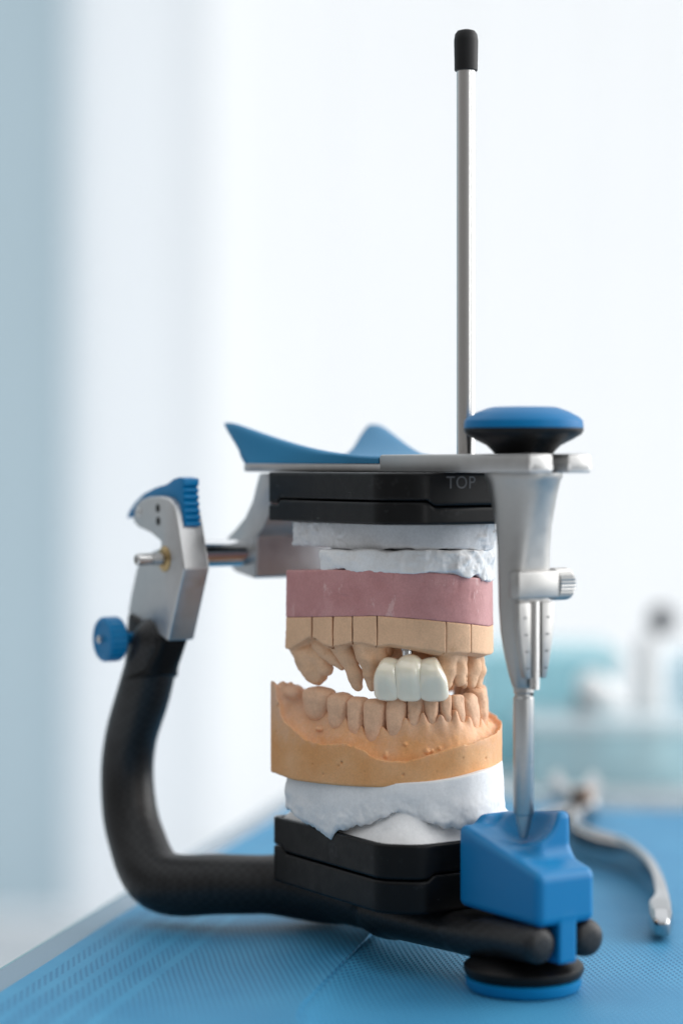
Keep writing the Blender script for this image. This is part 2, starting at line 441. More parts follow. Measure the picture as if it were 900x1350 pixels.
# ---- blue incisal guide table
def table_sdf(f, r, z):
    top = 36.2 + (15 - f) * .24
    body = smax(rbox(f, r, z, (1.5, -.5, 36), (18.5, 9.8, 15.2), 2.4), z - top, 2.6)
    wall = smax(rbox(f, r, z, (-3.7, 3.0, 36), (13.6, 6.3, 15.0), 2.6), z - 47.8 - (f + 3) * .14, 2.6)
    d = smin(body, wall, 3.5)
    bowl = np.sqrt(((f - .5) / 1.5) ** 2 + ((r + 2.0) / .95) ** 2 + ((z - 51) / 1.27) ** 2) - 9.0
    trough = np.sqrt((r + 3.2 + (f + 4) * .18) ** 2 + ((z - 49 - (0 - f) * .1) / 1.1) ** 2) - 6.6
    d = smax(d, -smin(bowl, smax(trough, -f - 15.0, 2), 2.0), 1.6)
    tab = rbox(f, r, z, (16.7, -.2, 17.5), (3.2, 3.0, 7), .8)
    return smin(d, tab, .3)
emit_sdf('incisal_table', table_sdf, (-20, -13, 8), (24, 13, 52), .4, M['blue_block'], art, label='blue cup shaped block under the pin tip')

# ---- upper member plate
sl = 2.6
plate_poly = [(16.4, -10.5), (16.4, -sl), (7, -sl), (7, sl), (16.4, sl), (16.4, 10.5), (-25, 11), (-54, 12.0), (-54.1, 12.0), (-66, 15), (-84, 22), (-100, 28), (-105, 28.2),
              (-105, -28.2), (-100, -28), (-84, -22), (-66, -15), (-54.1, -12.0), (-54, -12.0), (-25, -11)]
bm = bmesh.new()
rear = [p for p in plate_poly]
prism('upper_plate', plate_poly, 141.7, 144.2, 'z', M['alu'], art, .5)
front_poly = [(16.4, -10.5), (16.4, -sl), (7, -sl), (7, sl), (16.4, sl), (16.4, 10.5), (-25, 11), (-54, 12.0), (-54, -12.0), (-25, -11)]
prism('front_beam', [(p[0], p[1] * 1.003) for p in front_poly], 141.68, 146.8, 'z', M['alu_beam'], art, .8)

# ---- blue winged cover at the back of the plate
LU = np.linspace(0, 1, 41)
LV = np.interp(LU, [0, .1, .2, .3, .4, .5, .6, .7, .8, .9, 1], [0, .012, .035, .075, .14, .24, .39, .58, .80, .95, 1.0])
LV = np.convolve(np.pad(LV, 2, mode='edge'), np.ones(5) / 5, 'valid')
def wing():
    NU, NV = 48, 45
    rwf = lambda u: np.interp(-54 + u * -49, [-105, -100, -84, -66, -54], [28.2, 28, 22, 15, 12.0])
    V, F = [], []
    for side in (0, 1):
        for i in range(NU):
            u = i / (NU - 1)
            for j in range(NV):
                u = i / (NU - 1); v = -1 + 2 * j / (NV - 1)
                ca, cb = max(0, (u - .66) / .34), max(0, (abs(v) - .60) / .40)
                if side == 0 and ca > 0 and cb > 0:
                    k_ = max(ca, cb) / math.hypot(ca, cb)
                    u = .66 + .34 * ca * k_; v = math.copysign(.60 + .40 * cb * k_, v)
                lift = 1.46 * float(np.interp(u, LU, LV)) * (1 - (1 - abs(v)) ** 1.0) ** 2.1
                rw = rwf(u)
                if side == 0:
                    rnd = .8 * (1 - (1 - min(1, (1 - abs(v)) * rw / 1.2))**2) if abs(v) > .9 else .8
                    V.append((-54 - 49 * u - 21.5 * lift, v * (rw + 4.2 * lift), 146.4 + rnd - .8 + 11.6 * lift - .9 * u * (1 - abs(v))))
                else:
                    V.append((-54 - 49 * u - 1.0 * lift, v * (rw + .1), 144.25))
    K = NU * NV
    for i in range(NU - 1):
        for j in range(NV - 1):
            a = i * NV + j
            F.append((a, a + NV, a + NV + 1, a + 1)); F.append((K + a, K + a + 1, K + a + NV + 1, K + a + NV))
    # the rim: several rows between the top sheet and its foot, so that it can be rounded off
    rim = [i * NV for i in range(NU)] + [(NU - 1) * NV + j for j in range(1, NV)] + [i * NV + NV - 1 for i in range(NU - 2, -1, -1)] + [j for j in range(NV - 2, 0, -1)]
    ROWS = 7
    prev = rim
    for q in range(1, ROWS + 1):
        if q < ROWS:
            row = []
            for k in rim:
                t = q / ROWS
                V.append(tuple(V[k][c] * (1 - t) + V[K + k][c] * t for c in range(3))); row.append(len(V) - 1)
        else: row = [K + k for k in rim]
        n_ = len(rim)
        for i in range(n_): F.append((prev[i], prev[(i + 1) % n_], row[(i + 1) % n_], row[i]))
        prev = row
    bm = bmesh.new(); vs = [bm.verts.new(p) for p in V]
    for q in F: bm.faces.new([vs[k] for k in q])
    soft = [v for v in bm.verts if v.co.z > 147.2]
    for _ in range(9): bmesh.ops.smooth_vert(bm, verts=soft, factor=.5, use_axis_x=True, use_axis_y=True, use_axis_z=True)
    return bm
emit_bm('wing_cover', wing(), M['blue_wing'], art, 0, sharp=70)

# ---- hinge block at the back of the plate
blk = [on_r(x, y, -22) for x, y in ((341, 624), (337, 640), (332, 660), (322, 682), (309, 698), (299, 708), (297, 722), (299, 742), (309, 754), (334, 763), (338, 760), (338, 708), (346, 697), (353, 680), (358, 655), (361, 624))]
blk = [(f, min(z, 141.72)) for f, z in blk]
prism('hinge_block', blk, -22, 24, 'r', M['alu'], art, .7)
for r0, r1, k in ((-39.5, -21.5, 1), (23.5, 50, 1)):
    f0, z0 = -114.5, 116.3
    lathe('hinge_shaft', [(4.2, 0), (4.2, r1 - r0)], (f0, r0, z0), (0, 1, 0), M['chrome'], art, 40)

# ---- hinge heads on the posts
head_px = [(176, 671), (179, 664), (185, 658), (195, 655), (210, 654), (222, 657), (228, 664), (231, 678), (242, 750), (221, 846), (168, 808), (172, 784), (180, 747), (190, 733), (200, 727), (211, 722), (211, 714), (198, 703), (181, 695), (175, 688)]
head = [on_r(x, y, -50.0) for x, y in head_px]
lever_px = [(167, 683), (170, 674), (178, 662), (189, 651), (204, 643), (220, 638), (229, 631), (236, 629), (243, 631), (243, 640)]
n_r = 6
for k in range(n_r):
    y0 = 642 + k * 9
    lever_px += [(240.5 + k * .5, y0), (243 + k * .5, y0 + 3), (243 + k * .5, y0 + 6)]
lever_px += [(238, 697), (228, 690), (224, 662), (212, 657), (196, 657), (184, 662), (177, 671), (172, 682)]
lev = [on_r(x, y, -47.6) for x, y in lever_px]
for sgn in (1, -1):
    mr = (lambda r: r) if sgn == 1 else (lambda r: RP - (r - 58.0) if False else 58.0 - (r - RP))
    def rng(a, b):
        x, y = mr(a), mr(b); return (min(x, y), max(x, y))
    hp = prism('hinge_post', head, *rng(-50.0, -40.8), 'r', M['alu'], art, .8, 3)
    lv = prism('lever', lev, *rng(-47.7, -42.4), 'r', M['blue'], hp, .5, 2)
    ax = (0, -1, 0) if sgn == 1 else (0, 1, 0)
    of, oz = on_r(217, 737, -50)
    lathe('bushing', [(4.0, -1), (4.0, .3), (3.6, .6), (2.6, .9), (2.2, .4)], (of, mr(-50), oz), ax, M['brass'], hp, 32)
    lathe('hinge_pin', [(1.9, -1), (1.9, 4.6), (1.5, 4.7), (1.5, 5.0), (1.9, 5.1), (1.9, 9.4), (1.6, 9.8), (.8, 9.8), (.7, 8.8)], (of, mr(-50), oz), ax, M['steel'], hp, 28)
    for x, y in ((208, 670), (208.5, 687)):
        bf, bz = on_r(x, y, -50)
        lathe('screw_hole', [(1.35, -.5), (1.35, .05)], (bf, mr(-50), bz), ax, M['hole'], hp, 20)
    bf, bz = on_r(183, 675, -50)
    lathe('rivet', [(1.5, -.5), (1.5, .15), (1.1, .3), (.6, .1)], (bf, mr(-50), bz), ax, M['steel'], hp, 20)
    # black sleeve gripping the foot of the head
    A_ = on_r(197, 905, -46.5); B_ = on_r(207, 806, -46.5)
    c0, c1 = on_r(166, 805, -50.5), on_r(222, 849, -50.5)
    def sleeve(f, r, z, A=A_, B=B_, c0=c0, c1=c1, sgn=sgn):
        rr = r if sgn == 1 else RP - (r - 58.0)
        Lz = B[1] - A[1]; h = np.clip((z - A[1]) / Lz, -.3, 1.3)
        fc = A[0] + (B[0] - A[0]) * h
        hf = 9.2 + 3.6 * sstep(.1, .8, h); hr = 8.6 - 3.0 * sstep(.05, .6, h); rc = RP + .2 + 1.2 * sstep(.1, .7, h)
        n = 2.2 + 3.5 * sstep(.2, .7, h)
        k = (np.abs((f - fc) / hf) ** n + np.abs((rr - rc) / hr) ** n) ** (1 / n)
        q = (k - 1) * np.minimum(hf, hr) * .9
        cut = ((z - c0[1]) - (f - c0[0]) * (c1[1] - c0[1]) / (c1[0] - c0[0])) * .8
        return smax(smax(q, cut, .8), A[1] + 2 + 2.0 * (f - fc) / 9 - z, .8)
    rc_ = RP if sgn == 1 else 58.0
    emit_sdf('clamp_sleeve', sleeve, (-150, rc_ - 12, 74), (-100, rc_ + 12, 104), .5, M['black'], hp)
    # blue thumbscrew
    tf, tz = on_r(176, 842, -52)
    ts = lathe('thumbscrew', [(1.8, -2), (1.8, 5.0), (6.4, 5.1), (7.0, 5.7), (7.0, 10.4), (6.5, 11.0), (5.4, 11.1), (5.0, 10.7), (1.4, 10.7)], (tf - 2, mr(-51), tz), ax, M['blue'], hp, 44, knurl=.03, sharp=12)
    lathe('screw_tip', [(1.2, 10.5), (1.2, 11.2), (.8, 11.5)], (tf - 2, mr(-52), tz), ax, M['steel'], ts, 16)

# ---- blue and black locking knob over the pin holder
knob = lathe('locking_knob', [(8.0, 146.9), (9.0, 148.0), (10.2, 149.2), (13.4, 150.8), (15.8, 152.2), (16.4, 153.2), (16.4, 153.9)], (0, 0, 0), (0, 0, 1), M['black'], art, 72)
lathe('knob_cap', [(16.35, 153.95), (16.4, 154.3), (16.2, 156.0), (15.2, 157.0), (12.6, 158.4), (10.0, 159.4), (8.6, 159.7), (.5, 159.8)], (0, 0, 0), (0, 0, 1), M['blue_knob'], knob, 72, label='blue rounded cap of the black knob')

# ---- incisal pin holder: a trumpet that narrows into a scale
def sup(z, a, b, n, f0=0.0, N=56):
    out = []
    for i in range(N):
        t = 2 * math.pi * i / N
        c, s = math.cos(t), math.sin(t)
        out.append((f0 + b * math.copysign(abs(c) ** (2 / n), c), a * math.copysign(abs(s) ** (2 / n), s), z))
    return out
hz = [(141.66, 10.7, 10.7, 2.0), (140.6, 10.7, 10.7, 2.0), (139.4, 10.1, 10.1, 2.0), (136, 9.2, 9.0, 2.1), (132, 8.3, 7.9, 2.3), (127, 7.4, 6.7, 2.6), (121, 6.8, 5.7, 3.2), (115, 6.6, 5.1, 4.0),
      (105, 6.5, 4.6, 4.2), (98, 6.0, 4.3, 4.2), (92, 5.0, 4.0, 4.0), (87, 3.9, 3.6, 3.4), (83.4, 3.1, 3.1, 2.4), (82.8, 2.9, 2.9, 2.2)]
holder = loft('pin_holder', [sup(z, a, b, n) for z, a, b, n in reversed(hz)], M['alu_grey'], art)
prism('clamp_bar', box_poly(-6.9, 7.0, 107.4, 114.9), 2.0, 6.9, 'f', M['alu_grey'], holder, .6)
for sg in (-1, 1):
    pl = [(sg * 1.9, 106.4), (sg * 6.0, 106.4), (sg * 5.9, 100), (sg * 5.3, 95), (sg * 4.4, 90), (sg * 3.4, 85.6), (sg * 1.9, 85.6)]
    sp = prism('scale_plate', pl, 3.4, 5.9, 'f', M['alu_grey'], holder, .35)
    bmk = bmesh.new()
    for k in range(4):
        zz = 102.2 - k * 4.6; rr = sg * (3.9 - .28 * k)
        bm_prism(bmk, box_poly(rr - .55, rr + .55, zz - .22, zz + .22), 5.85, 5.95, 'f')
    emit_bm('scale_mark', bmk, M['mark'], sp)
lathe('guide_rod', [(1.35, 82.5), (1.35, 106.6)], (4.9, 0, 0), (0, 0, 1), M['steel'], holder, 28)
zc = 110.9
lathe('thumb_screw', [(2.2, 6.2), (2.2, 8.0), (4.0, 8.2), (4.5, 8.7), (4.55, 13.2), (4.2, 13.9), (1.0, 14.0)], (1.5, 0, zc), (0, 1, 0), M['alu_grey'], holder, 56, knurl=.07, sharp=12)
pin = lathe('incisal_pin', [(2.55, 47.6), (2.85, 48.2), (2.85, 79.8), (2.5, 80.2), (2.5, 81.0), (2.85, 81.4), (2.85, 83.5)], (0, 0, 0), (0, 0, 1), M['steel_satin'], art, 44)
lathe('pin_tip', [(.9, 41.2), (1.2, 41.4), (2.5, 47.7)], (0, 0, 0), (0, 0, 1), M['steel_satin'], pin, 32)
for zz in (81.2, 62.4):
    lathe('pin_hole', [(.75, 2.2), (.75, 2.78)], (0, 0, zz), (.35, .93, 0) if False else (.93, .38, 0), M['hole'], pin, 16)

# ---- tall support rod
rod = lathe('support_rod', [(2.7, 146.5), (2.7, 257.0)], (-27, 0, 0), (0, 0, 1), M['steel'], art, 48)
lathe('rod_cap', [(3.15, 256.2), (3.3, 256.4), (3.45, 264.8), (3.2, 266.6), (2.5, 267.6), (1.2, 268.0)], (-27, 0, 0), (0, 0, 1), M['rubber'], rod, 40, label='black rubber cap on the rod')

# ---- mounting plates (one half screwed to the articulator, the other on the cast)
def out_poly(rear): return [(-22, -19), (-30, -27.6), (rear + 1.5, -27.6), (rear, -26), (rear, 26), (rear + 1.5, 27.6), (-30, 27.6), (-22, 19)]
OUT, OUT_U = out_poly(-89.5), out_poly(-92.5)
def split_z(f, r, z0, up):
    s1 = 1 - sstep(6.5, 8.5, f + (89.5 if z0 < 60 else 92.5))
    s2 = sstep(-26.5, -24.5, f) * (1 - sstep(14, 17, np.abs(r)))
    return z0 - up * 1.5 * np.maximum(s1, s2)
def plate_half(z0, z1, cut_lo, cut_hi, zs, up, cavity=None):
    def sdf(f, r, z):
        d = poly2(f, r, OUT if z1 < 60 else OUT_U)
        sp = split_z(f, r, zs, up)
        lo = (sp + .22) if cut_lo else z0
        hi = (sp - .22) if cut_hi else z1
        q = smax(smax(d, z - hi, .7), lo - z, .7)
        if cavity is not None:
            q = smax(q, -smax(d + 2.2, cavity - z, .5), .4)
        return q
    return sdf
B_LO, B_MID, B_HI = 18.25, 28.2, 37.6
emit_sdf('mounting_plate', plate_half(B_LO, B_MID, False, True, B_MID - .6, -1), (-94, -29, 17.5), (-20, 29, 31), .45, M['plate_black'], art)
T_LO, T_MID, T_HI = 127.0, 133.6, 141.6
upl = emit_sdf('mounting_plate', plate_half(T_MID, T_HI, True, False, T_MID, 1), (-94, -29, 131), (-20, 29, 142.4), .45, M['plate_black'], art)
# the raised word on its front face
def lettering(txt, r0, z0, size, f, m, parent):
    cu = D.curves.new('lettering', 'FONT'); cu.body = txt; cu.size = size; cu.extrude = .02
    cu.space_character = 1.08
    ob = D.objects.new('lettering_curve', cu); C.objects.link(ob)
    bpy.context.view_layer.update()
    me = D.meshes.new_from_object(ob.evaluated_get(bpy.context.evaluated_depsgraph_get()))
    vs = [(f + v.co.z, r0 + v.co.x, z0 + v.co.y) for v in me.vertices]
    fs = [tuple(p.vertices) for p in me.polygons]
    D.objects.remove(ob); D.curves.remove(cu); D.meshes.remove(me)
    return emit('lettering', vs, fs, m, parent, smooth=False)
r_a, z_a = on_f(588, 644, -21.95)
lettering('TOP', r_a, z_a, 5.0, -21.92, M['letter'], upl)

#==================================================================== LOWER CAST
FM = -80.4
LW, LL = 32.0, 56.0
low = thing('lower_dental_cast', 'orange stone lower jaw cast with teeth, set in white plaster on the lower black plate', 'dental cast', to_world(-55, 0, B_MID), ROT)
ORG[low.name] = (-55, 0, B_MID)
emit_sdf('mounting_plate', plate_half(B_MID, B_HI, True, False, B_MID - .6, -1, cavity=31.0), (-94, -29, 25), (-20, 29, 38.4), .45, M['plate_black'], low)

def arch_pt(t, W, L):         # t in degrees: -90 left rear, 0 front, 90 right rear; beyond 90 straight back
    t = math.radians(t)
    return FM + L * math.cos(t), W * math.sin(t)
def arch_at(px, py, W, L):
    """Angle on the near side of the arch whose sight column is px, and the height seen at py."""
    best = None
    for k in range(-950, 500):
        t = k / 10
        f, r = arch_pt(t, W, L) if t >= -90 else (FM + (t + 90) * .6, -W)
        q = project(f, r, 70)
        if best is None or abs(q[0] - px) < best[0]: best = (abs(q[0] - px), t, f, r)
    _, t, f, r = best
    y = to_world(f, r, 0)[1]
    return t, f, r, EYE - (py - HY) * y / FP

wall_px = [(359, 903), (364, 925), (370, 945), (385, 959), (398, 972), (417, 979), (447, 978), (466, 983), (488, 995), (504, 1001), (520, 1005), (536, 1005), (558, 998), (580, 990), (604, 982), (630, 976), (648, 968)]
wt = sorted((lambda q: (q[0], q[3]))(arch_at(x, y, LW, LL)) for x, y in wall_px)
wt = [(-100, wt[0][1] + 5), (-91.5, wt[0][1] + 4), (-89.5, wt[0][1] + 3)] + [q for q in wt if q[0] > -89] + [(62, wt[-1][1] + 3), (75, 66), (96, 68)]
gum_px = [(385, 915), (400, 935), (414, 939), (444, 951), (468, 962), (494, 970), (523, 965), (549, 955), (572, 953), (591, 953), (609, 951), (625, 958), (634, 958)]
TW, TL = 24.4, 47.6
gt = sorted((lambda q: (q[0], q[3]))(arch_at(x, y, TW + 3.3, TL + 3.3)) for x, y in gum_px)
gt = [(-96, gt[0][1] + 2)] + gt + [(60, gt[-1][1]), (80, gt[-1][1] + 3), (96, 74)]
bot_px = [(357, 1018), (385, 1029), (440, 1036), (500, 1039), (560, 1037), (600, 1031), (630, 1023), (657, 1013)]
bt = sorted((lambda q: (q[0], q[3]))(arch_at(x, y, LW, LL)) for x, y in bot_px)
bt = [(-96, bt[0][1])] + bt + [(62, bt[-1][1]), (96, 58)]
WT, GT, BT = [(np.array([a for a, b in q]), np.array([b for a, b in q])) for q in (wt, gt, bt)]
def smooth_interp(t, tab, n=3):
    w = 2.2
    return (np.interp(t - w, *tab) + 2 * np.interp(t, *tab) + np.interp(t + w, *tab)) / 4
def ang(f, r, W, L):
    return np.degrees(np.arctan2(r / W, np.maximum(f - FM, 0) / L + 1e-6))
def outline(f, r, W, L, back=2.0):
    fp = f - FM
    d = np.where(fp >= 0, ell2(fp, r, L, W), np.abs(r) - W)
    return np.maximum(d, -(fp + back))

# lower teeth: (px left, px right, py top, py gum, kind)
low_teeth = [(396, 431, 906, 938, 'm'), (430, 458, 914, 950, 'm'), (457, 480, 919, 962, 'p'), (479, 508, 922, 970, 'p'), (508, 538, 919, 965, 'c'),
             (537, 561, 920, 956, 'i'), (561, 583, 920, 955, 'i'), (583, 601, 917, 954, 'i'), (600, 618, 917, 953, 'i'), (617, 634, 914, 959, 'c')]
LT = []
for x0, x1, yt, yg, kind in low_teeth:
    t0 = arch_at(x0, yt, TW + 3, TL + 3)[0]; t1 = arch_at(x1, yt, TW + 3, TL + 3)[0]
    tm, fm, rm, zt = arch_at((x0 + x1) / 2, yt, TW + 2.2, TL + 2.2)
    zg = arch_at((x0 + x1) / 2, yg, TW + 3.3, TL + 3.3)[3]
    LT.append((t0, t1, zt, zg, kind))
last = LT[-1][1]
for w, kind in ((9, 'p'), (10, 'p'), (13, 'm'), (12, 'm')):
    LT.append((last, last + w, LT[9][2] + .8, LT[9][3] + 1.0, kind)); last += w

def low_base(f, r, z):
    d = outline(f, r, LW, LL)
    wob = .25 * vnoise(f, r, z * 0, 11, 3)
    t = ang(f, r, LW, LL)
    e = -outline(f, r, LW, LL, 60.0)
    zw = smooth_interp(t, WT) + .75 * fbm(f, r, z * 0, 3.4, 5) + .3 * fbm(f, r, z * 0, 1.2, 6)
    zg = smooth_interp(t, GT)
    # gum margin dips at each tooth and peaks between
    scal = np.zeros_like(d)
    for t0, t1, zt, zg0, k in LT:
        tm, hw = (t0 + t1) / 2, (t1 - t0) / 2
        scal = scal + np.exp(-((t - t1) / (.36 * hw + .5)) ** 2) * (2.9 if k in 'ic' else 2.1) * (1 + .2 * math.sin(t1 * 1.7))
    et = 5.1 + 1.3 * sstep(-45, -85, t)
    rise = sstep(.4, 1.0, np.clip(e / et, 0, 1.2) * .9) * .75 + .25 * np.clip((e - .8) / (et - .8), 0, 1)
    dip = 1.5 * np.exp(-((e - 1.7) / 1.1) ** 2)
    bulge = .5 * np.cos(np.radians(t * 12)) * np.exp(-((e - et * .75) / 1.3) ** 2)
    hgt = zw + (zg - .2 - zw) * rise - dip + bulge
    hgt = hgt + scal * sstep(et - 1.7, et + .2, e)
    lingual = sstep(et + 6.5, et + 12, e)
    hgt = hgt - lingual * (zg - 62)
    hgt = hgt + .42 * fbm(f, r, z, 3.6, 9) * sstep(.3, 1.5, e) + .10 * fbm(f, r, z, 1.3, 31) * sstep(.3, 1.2, e)
    bot = smooth_interp(t, BT)
    # blend the floor towards a plane inside so the base stays solid
    q = smax(d + wob * .2 + .05 * fbm(f, r, z, 2.2, 77), (z - hgt) * .72, .35)
    q = smax(q, bot - z, .8)
    # the raised pad behind the last molar
    pad = np.sqrt(((f + 79.5) / 1.5) ** 2 + ((r + 26.0) / 1.2) ** 2 + ((z - 75.6) / .9) ** 2) - 2.9
    q = smin(q, pad + .3 * fbm(f, r, z, 2, 8), 1.5)
    return q
def march(sdf, px, py, d0=590, d1=690):
    y = np.linspace(d0, d1, 1500)
    x = (px - HX) * y / FP; z = EYE - (py - HY) * y / FP
    dx, dy = x - OX, y - OY
    f, r = dx * s_ - dy * c_, dx * c_ + dy * s_
    hit = np.nonzero(sdf(f, r, z) < 0)[0]
    return (f[hit[0]], r[hit[0]], z[hit[0]]) if len(hit) else None
blebs = []
for x, y, rf, rz in ((422, 961, 1.5, .75), (509, 996, .75, 1.1), (534, 981, .8, .6), (563, 991, .95, .95), (569, 990, .6, .6), (579, 987, .5, .6), (378, 897, 1.3, 1.1), (383, 903, .9, .9)):
    p = march(low_base, x, y)
    if p: blebs.append((p, rf, rz))
pits = [(p, rr) for p, rr in ((march(low_base, x, y), rr) for x, y, rr in ((450, 1006, .5), (531, 1022, .45), (364, 965, .4), (446, 1010, .35), (426, 1021, .35), (366, 930, .5), (480, 1018, .3), (412, 1008, .35), (575, 1018, .3), (610, 1000, .3), (395, 990, .3), (640, 1000, .4), (505, 1028, .25), (655, 1008, .5))) if p]
def low_full(f, r, z):
    q = low_base(f, r, z)
    for (a, b, c), rf, rz in blebs:
        q = smin(q, (np.sqrt(((f - a) / rf) ** 2 + ((r - b) / rf) ** 2 + ((z - c) / rz) ** 2) - 1) * min(rf, rz), .25)
    for (a, b, c), rr in pits:
        q = smax(q, rr - np.sqrt((f - a) ** 2 + (r - b) ** 2 + (z - c) ** 2), .12)
    return q
emit_sdf('stone_base', low_full, (-88, -34, 46), (-22, 34, 80), .36, M['orange'], low)

def tooth_sdf(t0, t1, zt, zg, kind, W, L, up=1, seed=0):
    """A tooth on the arch: up = 1 grows upward from the gum, -1 hangs down."""
    tm = (t0 + t1) / 2
    def pt(t):
        return arch_pt(t, W, L) if -90 <= t <= 90 else (FM - abs(abs(t) - 90) * .55, math.copysign(W, t))
    f0, r0 = pt(t0); f1, r1 = pt(t1); fc, rc = pt(tm)
    w = math.hypot(f1 - f0, r1 - r0) / 2
    tx = ((f1 - f0) / (2 * w), (r1 - r0) / (2 * w)); nx = (tx[1], -tx[0])     # outward
    if nx[0] * (fc - FM) + nx[1] * rc < 0: nx = (-nx[0], -nx[1])
    H = abs(zt - zg)
    dep = {'i': 2.9, 'c': 3.3, 'p': 3.6, 'm': 4.0}[kind]
    def sdf(f, r, z):
        x = (f - fc) * tx[0] + (r - rc) * tx[1]; y = (f - fc) * nx[0] + (r - rc) * nx[1]
        h = (z - zg) * up / H
        hc = np.clip(h, -.8, 1.1)
        if kind == 'i':
            wx = w * (1.0 - .24 * sstep(.9, -.15, hc)); dy = dep * (1 - .45 * sstep(.1, 1, hc)); yo = .5 - .5 * hc
        elif kind == 'c':
            wx = w * (1.02 - .2 * sstep(.45, -.2, hc) - .14 * sstep(.6, 1.05, hc)); dy = dep * (1 - .35 * sstep(.3, 1, hc)); yo = .4 - .4 * hc
        else:
            wx = w * (1.07 - .16 * sstep(.6, -.1, hc) - .05 * sstep(.75, 1, hc)); dy = dep * (1 - .15 * sstep(.5, 1, hc)); yo = .2 * (1 - hc)
        ub = np.clip((.20 - hc) / (.62 if kind in 'mp' else .50), 0, 1); sh = np.sqrt(np.maximum(1 - ub * ub, .04))
        wx = wx * (.25 + .75 * sh); dy = dy * (.45 + .55 * sh)
        n = 2.25
        y2 = y + yo * 0 + .25 * np.cos(x / w * 2.2) - .3
        k = (np.abs(x / wx) ** n + np.abs(y2 / dy) ** n) ** (1 / n)
        side = (k - 1) * np.minimum(wx, dy) * .9
        top = (zt - z) * -up
        if kind in 'mp':
            cus = .55 * np.cos(x / w * 3.1) * (1 if kind == 'm' else .3) + .5 * np.cos(y / dep * 3.0 + 3.1) * -1
            top = top - cus * .6 + .5
        if kind == 'c':
            top = top + .35 * np.abs(x)
        q = smax(side, top, 1.3 if kind != 'i' else .9)
        q = smax(q, (zg - 8 - z) * up if up == 1 else (z - zg - 4), .5)
        return (q + .24 * fbm(f, r, z, 3.4, seed) + .10 * fbm(f, r, z, 1.0, seed + 5)) * .85
    R = w + dep + 1.5
    lo = (fc - R, rc - R, min(zt, zg - 8 * up) - 2); hi = (fc + R, rc + R, max(zt, zg - 5 * up) + 2)
    return sdf, lo, hi
for i, (t0, t1, zt, zg, k) in enumerate(LT):
    sdf, lo, hi = tooth_sdf(t0 + .2, t1 - .2, zt, zg, k, TW, TL, 1, 40 + i * 3)
    emit_sdf('tooth', sdf, lo, hi, .25, M['tooth'], low)

# lower plaster
drip_px = [(378, 1068), (388, 1072), (398, 1080), (412, 1088), (424, 1096), (433, 1103), (440, 1104), (447, 1095), (462, 1090), (480, 1086), (505, 1078), (530, 1072), (545, 1079), (570, 1088), (600, 1092), (640, 1086), (668, 1076)]
PW, PL = 31.0, 59.0
dt_ = sorted((lambda q: (q[0], q[3]))(arch_at(x, y, PW - 1.5, PL - 1.5)) for x, y in drip_px)
dt_ = [(-96, dt_[0][1])] + dt_ + [(62, dt_[-1][1]), (96, 41)]
DT = (np.array([a for a, b in dt_]), np.array([b for a, b in dt_]))
def low_plaster(f, r, z):
    t = ang(f, r, PW, PL)
    d = outline(f, r, PW, PL, -3)
    top = smooth_interp(t, BT) + 1.5
    bot = np.interp(t, *DT) + .9 * vnoise(f, r, z * 0, 2.6, 29) + .4 * vnoise(f, r, z * 0, 1.1, 30)
    hh = np.clip((z - bot) / (top - bot + .01), 0, 1)
    d = d + .9 * hh ** 3 + .5 * sstep(.12, 0, hh) + .9 * vnoise(f, r, z, 13, 21) + .5 * vnoise(f, r, z * .6, 5, 23) * sstep(.7, .3, hh) + .5 * fbm(f, r, z, 3.4, 22) * sstep(.7, .25, hh)
    q = smax(smax(d, z - top, .5), (bot - z) * .8, .7)
    d2 = poly2(f, r, OUT) + 2.4
    core = smax(smax(d2 + .15 * vnoise(f, r, z, 6, 24), (z - 37.0 + 1.15 * d2) * .65, .3), 31.2 - z, .3)
    core = smax(core, z - 50, .5)
    return smin(q, core + .1 * fbm(f, r, z, 2, 27), .4) + .03 * fbm(f, r, z, 1.2, 28)
emit_sdf('plaster_mount', low_plaster, (-90, -36, 30), (-16, 36, 66), .42, M['plaster'], low)

#==================================================================== UPPER CAST
upc = thing('upper_dental_cast', 'upper jaw cast of sawn tan stone dies under a pink base below the black plate', 'dental cast', to_world(-55, 0, T_MID), ROT)
ORG[upc.name] = (-55, 0, T_MID)
cm = emit_sdf('mounting_plate', plate_half(T_LO, T_MID, False, True, T_MID, 1), (-94, -29, 126), (-20, 29, 135), .45, M['plate_black'], upc)
UW, UL = 29.2, 53.0
def tab_of(pts, W, L, l=None, r=None):
    q = sorted((lambda q: (q[0], q[3]))(arch_at(x, y, W, L)) for x, y in pts)
    q = [(-96, l if l else q[0][1])] + q + [(96, r if r else q[-1][1])]
    return np.array([a for a, b in q]), np.array([b for a, b in q])
PT = tab_of([(385, 752), (440, 751), (500, 752), (560, 754), (600, 758), (642, 764)], UW, UL)
PB = tab_of([(382, 814), (440, 813), (497, 812), (560, 817), (600, 821), (644, 826)], UW, UL)
def pink(f, r, z):
    t = ang(f, r, UW, UL)
    d = outline(f, r, UW, UL, -2.5) - (110 - z) * .012
    q = smax(smax(d, z - np.interp(t, *PT), .4), np.interp(t, *PB) - z, .2)
    return q + .07 * fbm(f, r, z, 1.8, 51) + .5 * np.maximum(0, vnoise(f, r, z, 2.3, 53) - .62) + .12 * np.maximum(0, vnoise(f, r, z, 5, 52) - .35)
emit_sdf('pink_base', pink, (-87, -33, 88), (-24, 33, 116), .4, M['pink'], upc)

